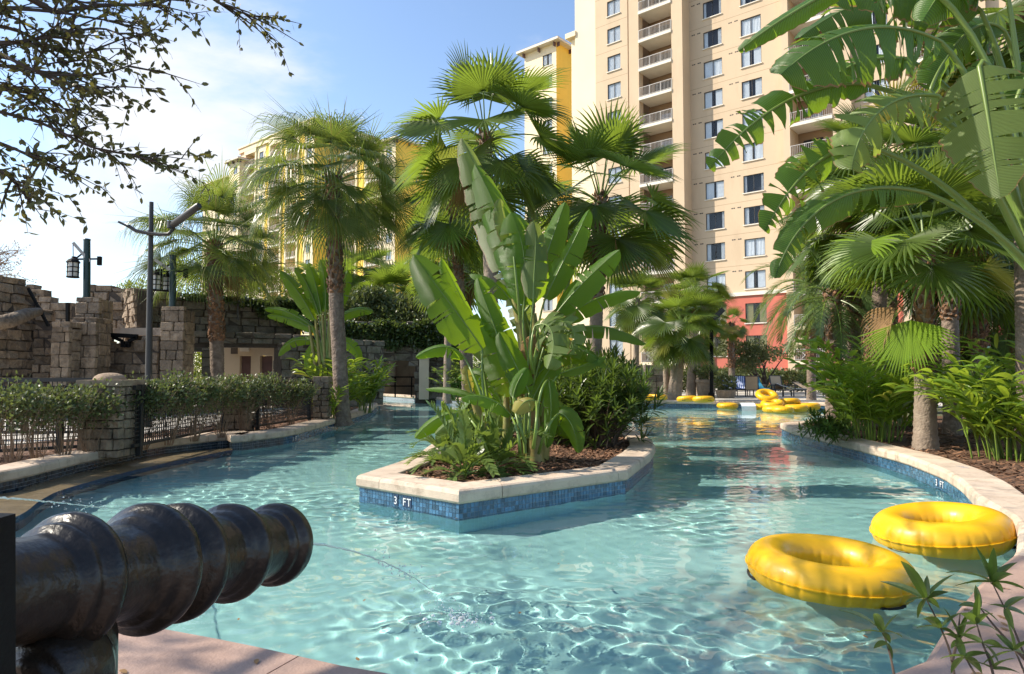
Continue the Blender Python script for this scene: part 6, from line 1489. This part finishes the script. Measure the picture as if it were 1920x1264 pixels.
# ------------------------------------------------------------------ far deck furniture
def lounger(label, px, py, Y, rz, cloth, back=R(52), towel=None, cat='lounge chair', seat=True):
    b = atY(px, py, Y); c = V((b.x, Y, .27)); t = thing('lounge_chair', c, label, cat, 'loungers on the far deck'); t.rotation_euler = (0, 0, rz)
    def add(nm, mb, m): o = bpy.data.objects.new(nm, mb.mesh(nm, m)); COL.objects.link(o); o.parent = t; return o
    ca, sa = math.cos(back), math.sin(back); hx = .33
    f = MB()
    for x in (-hx, hx):
        f.bar((x, -.85, .36), (x, .3, .36), .05); f.bar((x, .3, .36), (x, .3 + .8 * ca, .36 + .8 * sa), .05); f.bar((x, .02, .36), (x, .02, .6), .04); f.bar((x, -.1, .6), (x, .42, .62), .05)
    for y in (-.85, .3): f.bar((-hx, y, .36), (hx, y, .36), .05)
    f.bar((-hx, .3 + .8 * ca, .36 + .8 * sa), (hx, .3 + .8 * ca, .36 + .8 * sa), .05); add('frame', f, MT['frame'])
    for x in (-hx, hx):
        for y in (-.78, .22): l = MB(); l.bar((x, y, 0), (x, y, .35), .045); add('leg', l, MT['frame'])
    s = MB(); s.box((0, -.27, .375), (.6, 1.1, .03)); add('seat', s, MT[cloth])
    k = MB(); k.bar((0, .3 + .03 * ca, .36 + .03 * sa), (0, .3 + .78 * ca, .36 + .78 * sa), .6, .03, up=V((0, -sa, ca))); add('backrest', k, MT[cloth])
    if towel:
        w = MB(); rr = random.Random(px); rows = []
        for j in range(9):
            u = j / 8; y = -.7 + 1.0 * u; z = .41; 
            if u > .75: y = .3 + .8 * ca * (u - .75) * 3.6; z = .41 + .8 * sa * (u - .75) * 3.6
            rows.append([(-.31 + .62 * k / 8, y, z + rr.uniform(0, .035)) for k in range(9)])
        w.grid(rows); o = add('towel', w, towel)
    return t
stripes = bpy.data.materials.new('striped_towel'); stripes.use_nodes = True; nt = stripes.node_tree; tcn = N(nt, 'ShaderNodeTexCoord'); wv = N(nt, 'ShaderNodeTexWave', i_Scale=3.2); wv.bands_direction = 'X'; Ln(nt, tcn.outputs['Object'], wv.inputs[0]); rp = N(nt, 'ShaderNodeValToRGB'); rp.color_ramp.interpolation = 'CONSTANT'; rp.color_ramp.elements[1].position = .5; rp.color_ramp.elements[0].color = (.04, .09, .36, 1); rp.color_ramp.elements[1].color = (.62, .66, .74, 1); Ln(nt, wv.outputs[0], rp.inputs[0]); Ln(nt, rp.outputs[0], nt.nodes['Principled BSDF'].inputs['Base Color']); nt.nodes['Principled BSDF'].inputs['Roughness'].default_value = .9
Yd = 38.5
lounger('lounge chair with a blue striped towel, left one of the pair', 1363, 740, Yd, R(-25), 'towel_blue', towel=stripes)
lounger('lounge chair with a blue striped towel next to the tan chair', 1391, 740, Yd, R(-12), 'towel_blue', back=R(70), towel=stripes)
lounger('empty tan sling chair between the striped and turquoise towels', 1410, 742, Yd - 1.2, R(160), 'sling', back=R(72))
lounger('lounge chair heaped with a turquoise and white towel', 1427, 740, Yd, R(20), 'towel_turq', back=R(68), towel=MT['towel_turq'])
lounger('tan sling lounge chair with its backrest raised, right of the towels', 1463, 741, Yd - .6, R(10), 'sling', back=R(75))
lounger('low lounge chair covered with a crumpled white towel', 1492, 744, Yd - .8, R(70), 'towel_white', back=R(22), towel=MT['towel_white'])
lounger('tan lounge chair half hidden by the date palm fronds', 1523, 744, Yd, R(40), 'sling', back=R(30))
lounger('lounge chair with a pale towel glimpsed between the ginger clumps', 1803, 748, 25, R(30), 'towel_white', back=R(45), towel=MT['towel_white'])
# planters
def planter(label, px, py, Y, h, r_, mk): 
    b = atY(px, py, Y); t = thing('stone_planter', V((b.x, Y, .26)), label, 'planter'); mb = MB(); c = V((b.x, Y, .26)); mb.lathe([(0, r_ * .82), (h * .5, r_ * .96), (h * .8, r_), (h * .83, r_ * 1.1), (h, r_ * 1.1), (h, r_ * .9), (h - .08, r_ * .9), (h - .09, .001)], c, n=18); mb.build('pot', MT[mk], t, smooth=False)
    lf = MB(); leaf_blob(lf, c + V((0, 0, h + .35)), (r_ * 1.1, r_ * 1.1, .4), 420, .22, .04, random.Random(px)); lf.build('foliage', MT['hedgeleaf'], t, kind='stuff')
planter('tall stone planter with a bushy plant beside the black lamp pole', 1324, 740, 37, .95, .52, 'potstone'); planter('low round stone planter at the far pool edge', 1361, 748, 35.5, .42, .50, 'potstone')
# deck lamp pole
b = atZ(1334, 752, .27); root = thing('deck_lamp', b, 'slim black lamp pole with a tilted floodlight on the far deck', 'light pole')
mb = MB(); mb.tube([b, atY(1334, 600, b.y)], .085, 10); mb.lathe([(0, .17), (.35, .15), (.4, .09)], b, n=10); mb.build('pole', MT['black'], root); mb = MB(); a = atY(1337, 598, b.y); e = atY(1356, 580, b.y); mb.bar(a, e, .22, .16, up=V((0, 1, 0))); mb.build('floodlight', MT['grey_pole'], root)
# rules sign on a rock face
Ys = 34.5; a = atY(1198, 745, Ys); root = thing('rules_sign', V((a.x, Ys, .26)), 'arched dark rules board with pale border left of the leaning trunks', 'sign board')
w = 18 / ppm(Ys); z0_, z1_ = atY(1198, 740, Ys).z, atY(1198, 684, Ys).z; mb = MB(); n = 10; hw = w / 2
out = [(-hw, z0_), (hw, z0_)] + [(hw * math.cos(k * math.pi / n), z1_ - hw + hw * math.sin(k * math.pi / n)) for k in range(n + 1)]
fr_ = [V((a.x + x, Ys - .04, z)) for x, z in out]; bk = [V((a.x + x, Ys + .04, z)) for x, z in out]; mb.face(fr_); mb.face(list(reversed(bk)))
for k in range(len(out)): j = (k + 1) % len(out); mb.face([fr_[k], bk[k], bk[j], fr_[j]])
mb.build('board', MT['signboard'], root); mb = MB(); loop = [V((a.x + x * .86, Ys - .05, z0_ + .06 + (z - z0_) * .94)) for x, z in out]; mb.tube(loop + [loop[0]], .014, 5); mb.build('border', MT['coping'], root)
mb = MB()
for k in range(9): mb.box((a.x + .02 * ((-1) ** k), Ys - .046, z0_ + .2 + k * .10), (w * (.55 if k % 3 else .4), .008, .028))
mb.box((a.x, Ys - .046, z1_ - .22), (w * .42, .008, .07)); mb.build('lettering', MT['coping'], root)
stone_pillar('garden_wall', 'rough stone wall block right of the rules board', 1209, 1244, 36, 740, 684, .3, .5, 51, cat='stone wall', mk='mossy'); stone_pillar('garden_pillar', 'pale stone pillar behind the slim far palm', 1257, 1268, 39, 740, 686, .3, .3, 52, cat='stone pillar'); stone_pillar('garden_pillar', 'pale stone pillar behind the dark wall block', 1224, 1238, 40, 740, 676, .3, .3, 53, cat='stone pillar')

# ------------------------------------------------------------------ water cannon at the lower left
A = V((-1.12, 1.50, 1.118)); Bm = atY(516, 1020, 2.56); ax = (Bm - A).normalized(); LC = (Bm - A).length
root = thing('water_cannon', V((A.x + .06, A.y + .14, TOP)), 'dark bronze water cannon with bulging rings aimed over the pool', 'water cannon')
def bulge(c, w, h): return lambda s: h * math.exp(-((s - c) / w) ** 4)
base_r = lambda s: .116 + .010 * min(1, max(0, s / .5)) - .014 * max(0, (s - .5) / .6)
bs = [bulge(.185, .030, .046), bulge(.135, .018, .024), bulge(.44, .036, .052), bulge(.388, .016, .020), bulge(.57, .034, .047), bulge(.815, .036, .040), bulge(.765, .014, .014), bulge(LC - .005, .045, .036), bulge(LC - .07, .016, .014)]
prof_ = []
for k in range(201):
    s = -.55 + (LC + .10 + .55) * k / 200; r_ = base_r(max(0, s)) + sum(f(s) for f in bs)
    e = (LC + .10 - s) / .09
    if e < 1: r_ *= max(.05, math.sqrt(max(0, 1 - (1 - e) ** 2))) * .45 + .55 if e > .02 else .55
    prof_.append((s, r_))
prof_ += [(LC + .10, .045), (LC - .05, .042), (LC - .06, .001)]
nz_ = lambda h, u: 1 + .010 * noise.noise(V((h * 9, math.cos(u * 6.28) * 2.2, math.sin(u * 6.28) * 2.2))) + .006 * noise.noise(V((h * 30, math.cos(u * 6.28) * 7, math.sin(u * 6.28) * 7)))
mb = MB(); mb.lathe(prof_, A, ax, 72, 0, nz_); mb.build('barrel', MT['cannon'], root, smooth=True)
pv = atY(84, 1278, 1.58)
mb = MB(); mb.lathe([(-.10, .001), (-.10, .06), (-.092, .075), (-.08, .075), (-.075, .092), (-.066, .100), (-.05, .104), (.05, .104), (.07, .09), (.07, .001)], pv + V((0, .05, 0)), V((.18, .98, .08)), 48); mb.build('trunnion_drum', MT['cannon'], root, smooth=True)
mb = MB(); pc = V((pv.x - .022, pv.y + .15, TOP)); mb.lathe([(0, .19), (.05, .19), (.07, .13), (.12, .095), (.35, .09), (.40, .105), (.44, .09), (.62, .088), (.66, .08)], pc, n=32); mb.build('pedestal', MT['cannon'], root, smooth=True)
mb = MB()
for s in (.16, .24): mb.lathe([(0, .012), (.008, .012), (.012, .006)], pc + V((.088 * .85, -.088 * .5, s + .12)), V((.85, -.5, 0)), 8)
mb.build('bolt', MT['black'], root)
# dark housing close at the left picture edge
h0 = atY(-30, 985, 1.0); root = thing('cannon_housing', V((h0.x - .12, 1.1, TOP)), 'black upright housing at the left edge behind the cannon', 'cannon housing')
mb = MB(); xr0, xr1 = atY(22, 965, 1.30), atY(38, 1264, 1.30)
for (ya, yb_) in ((1.27, 1.31),):
    zt_ = xr0.z; zb_ = TOP; f_ = [V((xr0.x - .5, ya, zb_)), V((xr1.x + .012, ya, zb_)), V((xr0.x, ya, zt_)), V((xr0.x - .5, ya, zt_ + .02))]; g_ = [p + V((0, yb_ - ya, 0)) for p in f_]
    mb.face(f_); mb.face(list(reversed(g_)))
    for k in range(4): mb.face([f_[k], g_[k], g_[(k + 1) % 4], f_[(k + 1) % 4]])
mb.build('side_plate', MT['black'], root)
mb = MB(); mb.box((xr1.x - .30, 1.29, TOP + .03), (.5, .22, .06)); mb.build('foot_plate', MT['black'], root)
# water jets
jw = bpy.data.materials.new('jet_water'); jw.use_nodes = True; b_ = jw.node_tree.nodes['Principled BSDF']; b_.inputs['Base Color'].default_value = (.9, .95, .95, 1); b_.inputs['Roughness'].default_value = .12; b_.inputs['Transmission Weight'].default_value = .6; b_.inputs['IOR'].default_value = 1.33
def jet(label, p0, p1, p2, rad, seed, nd):
    r = random.Random(seed); pts = bez([p0, p1, p2], 60); mb = MB()
    mb.tube([p + V((r.gauss(0, .0015), 0, r.gauss(0, .0015))) for p in pts[:44]], [rad * r.uniform(.5, 1.1) * (1 - .4 * k / 44) for k in range(44)], 6)
    t = thing('water_jet', p0, label, 'water jet'); mb.build('stream', jw, t, smooth=True); d = MB()
    for k in range(nd):
        f = r.uniform(.35, 1) ; p = pts[int(f * 60)] + V((r.gauss(0, .012), r.gauss(0, .02), r.gauss(0, .012))) * (1 + 2 * f); s = r.uniform(.002, .006)
        d.lathe([(-s, .0005), (-s * .5, s * .8), (s * .5, s * .8), (s, .0005)], p, n=5)
    for k in range(nd):
        a = r.uniform(0, 6.28); q = abs(r.gauss(0, .11)); p = p2 + V((math.cos(a) * q * 1.3, math.sin(a) * q, abs(r.gauss(0, .025)))); s = r.uniform(.002, .007)
        d.lathe([(-s, .0005), (-s * .5, s * .8), (s * .5, s * .8), (s, .0005)], p, n=5)
    d.build('droplets', jw, t, kind='stuff')
m0 = A + ax * (LC + .09)
jet('thin clear stream of water from the cannon muzzle falling to a splash', m0, m0.lerp(atZ(868, 1162, 0), .5) + V((0, 0, .22)), atZ(868, 1162, 0), .006, 1, 120)
jet('thin stream of water crossing behind the cannon from the left', atY(-20, 932, 4.2), atY(110, 938, 4.5), atZ(262, 962, 0), .008, 2, 90)
mb = MB(); r = random.Random(3); sp = atZ(868, 1165, 0)
for k in range(46):
    a = r.uniform(0, 6.28); q = abs(r.gauss(0, .09)); p = sp + V((math.cos(a) * q * 1.5, math.sin(a) * q, .012)); s = r.uniform(.004, .018); mb.lathe([(0, s), (s * .5, s * .8), (s * .8, .0005)], p, n=7)
tag(mb.build('splash_bubbles', jw, None, origin=sp, kind='stuff'), 'cluster of bubbles where the cannon stream hits the pool', 'splash')
# ------------------------------------------------------------------ foreground twigs at the lower right
def lance_plant(label, stems, clusters, Y, seed):
    r = random.Random(seed); b = atY(stems[0][0][0], stems[0][0][1], Y); root = thing('willow_leaf_plant', V((b.x, b.y, TOP)), label, 'plant', 'slender plants at the lower right'); mb = MB(); lf = MB()
    for pts in stems: 
        P = catmull([atY(x, y, Y + (.04 * k)) for k, (x, y) in enumerate(pts)], 5); mb.tube(P, [.0055 - .0035 * k / (len(P) - 1) for k in range(len(P))], 6)
    for (cx, cy, tips) in clusters:
        c = atY(cx, cy, Y + .06)
        for k, (tx, ty) in enumerate(tips):
            e = atY(tx, ty, Y + r.uniform(-.10, .18)); L = (e - c).length; d = (e - c).normalized(); lance(lf, c + d * .003, (d + V((0, 0, .18))).normalized(), L * 1.04, .0085 + .028 * L, .45, r, 0, segs=6, roll=r.uniform(-.7, .7))
    mb.build('stems', MT['twig'], root); lf.build('foliage', MT['willow'], root, kind='stuff')
lance_plant('slender stem with narrow leaves in front of the water, leftmost at lower right', [[(1690, 1360), (1676, 1264), (1668, 1225), (1656, 1186)]], [(1656, 1186, [(1575, 1143), (1606, 1186), (1682, 1153), (1668, 1205), (1640, 1150), (1690, 1195)]), (1664, 1205, [(1670, 1240), (1640, 1215)])], 2.3, 1)
lance_plant('slender stem with narrow leaves crossing the nearest yellow tube', [[(1800, 1360), (1785, 1240), (1765, 1180), (1736, 1122)], [(1785, 1240), (1795, 1200), (1800, 1150)]], [(1736, 1122, [(1655, 1091), (1692, 1052), (1722, 1158), (1738, 1082), (1786, 1078), (1775, 1110), (1700, 1130), (1760, 1140)]), (1764, 1178, [(1720, 1178), (1800, 1150), (1730, 1160), (1790, 1190)]), (1800, 1200, [(1770, 1140), (1785, 1215), (1830, 1175), (1765, 1190), (1815, 1150)])], 2.35, 2)
lance_plant('leafy slender stem rising over the deck at the lower right corner', [[(1960, 1330), (1925, 1240), (1895, 1165), (1860, 1092)], [(1925, 1240), (1870, 1180), (1838, 1140)]], [(1860, 1092, [(1777, 1073), (1863, 1030), (1832, 1028), (1898, 1076), (1880, 1110), (1815, 1095), (1905, 1055), (1790, 1100), (1920, 1105), (1845, 1060)]), (1885, 1140, [(1930, 1160), (1855, 1135), (1900, 1180), (1925, 1120)]), (1838, 1140, [(1805, 1170), (1830, 1100), (1870, 1165), (1800, 1135)])], 2.3, 3)
lance_plant('bushy slender stems filling the lower right corner', [[(1880, 1400), (1862, 1264), (1842, 1205), (1830, 1165)], [(1950, 1400), (1930, 1290), (1912, 1240), (1900, 1215)], [(1850, 1400), (1838, 1290), (1820, 1250), (1806, 1228)]], [(1832, 1170, [(1800, 1150), (1835, 1115), (1860, 1150), (1790, 1180), (1870, 1185)]), (1842, 1205, [(1785, 1215), (1880, 1215), (1870, 1240), (1800, 1190)]), (1902, 1220, [(1850, 1215), (1940, 1200), (1870, 1190), (1930, 1240), (1890, 1170), (1845, 1245)]), (1808, 1232, [(1765, 1235), (1795, 1195), (1850, 1225), (1785, 1262), (1840, 1262)]), (1862, 1255, [(1820, 1240), (1910, 1262), (1900, 1235), (1845, 1215)])], 2.15, 4)

# fallen leaves on the paving and on the water
r = random.Random(31); mb = MB()
for k in range(60):
    if k < 26: p = V((r.uniform(-2.2, 3.2), r.uniform(2.2, 4.2), TOP + .006))
    elif k < 44: q = off(isl, isl_o, r.uniform(.05, .35), TOP + .005)[r.randrange(len(isl))]; p = q + V((r.uniform(-.3, .3), r.uniform(-.2, .2), 0))
    else: q = off(pool, pool_o, r.uniform(.02, .38), TOP + .005)[r.randrange(8, 18)]; p = q
    if inside([(a_.x, a_.y) for a_ in pool], p.x, p.y) and not inside([(a_.x, a_.y) for a_ in isl], p.x, p.y): continue
    a = r.uniform(0, 6.28); leafq(mb, p, V((math.cos(a), math.sin(a), .06)), V((-math.sin(a), math.cos(a), .05)), V((0, 0, 1)), r.uniform(.035, .075), r.uniform(.007, .013), .3)
mb.build('fallen_leaves', MT['dryleaf'], None, kind='stuff')
mb = MB()
for k in range(26):
    p = V((r.uniform(-3, 4), r.uniform(3.4, 11), .012)); a = r.uniform(0, 6.28)
    if inside([(a_.x, a_.y) for a_ in isl], p.x, p.y) or not inside([(a_.x, a_.y) for a_ in pool], p.x, p.y): continue
    leafq(mb, p, V((math.cos(a), math.sin(a), 0)), V((-math.sin(a), math.cos(a), 0)), V((0, 0, 1)), r.uniform(.03, .07), r.uniform(.006, .012), .05)
mb.build('floating_leaves', MT['dryleaf'], None, kind='stuff')
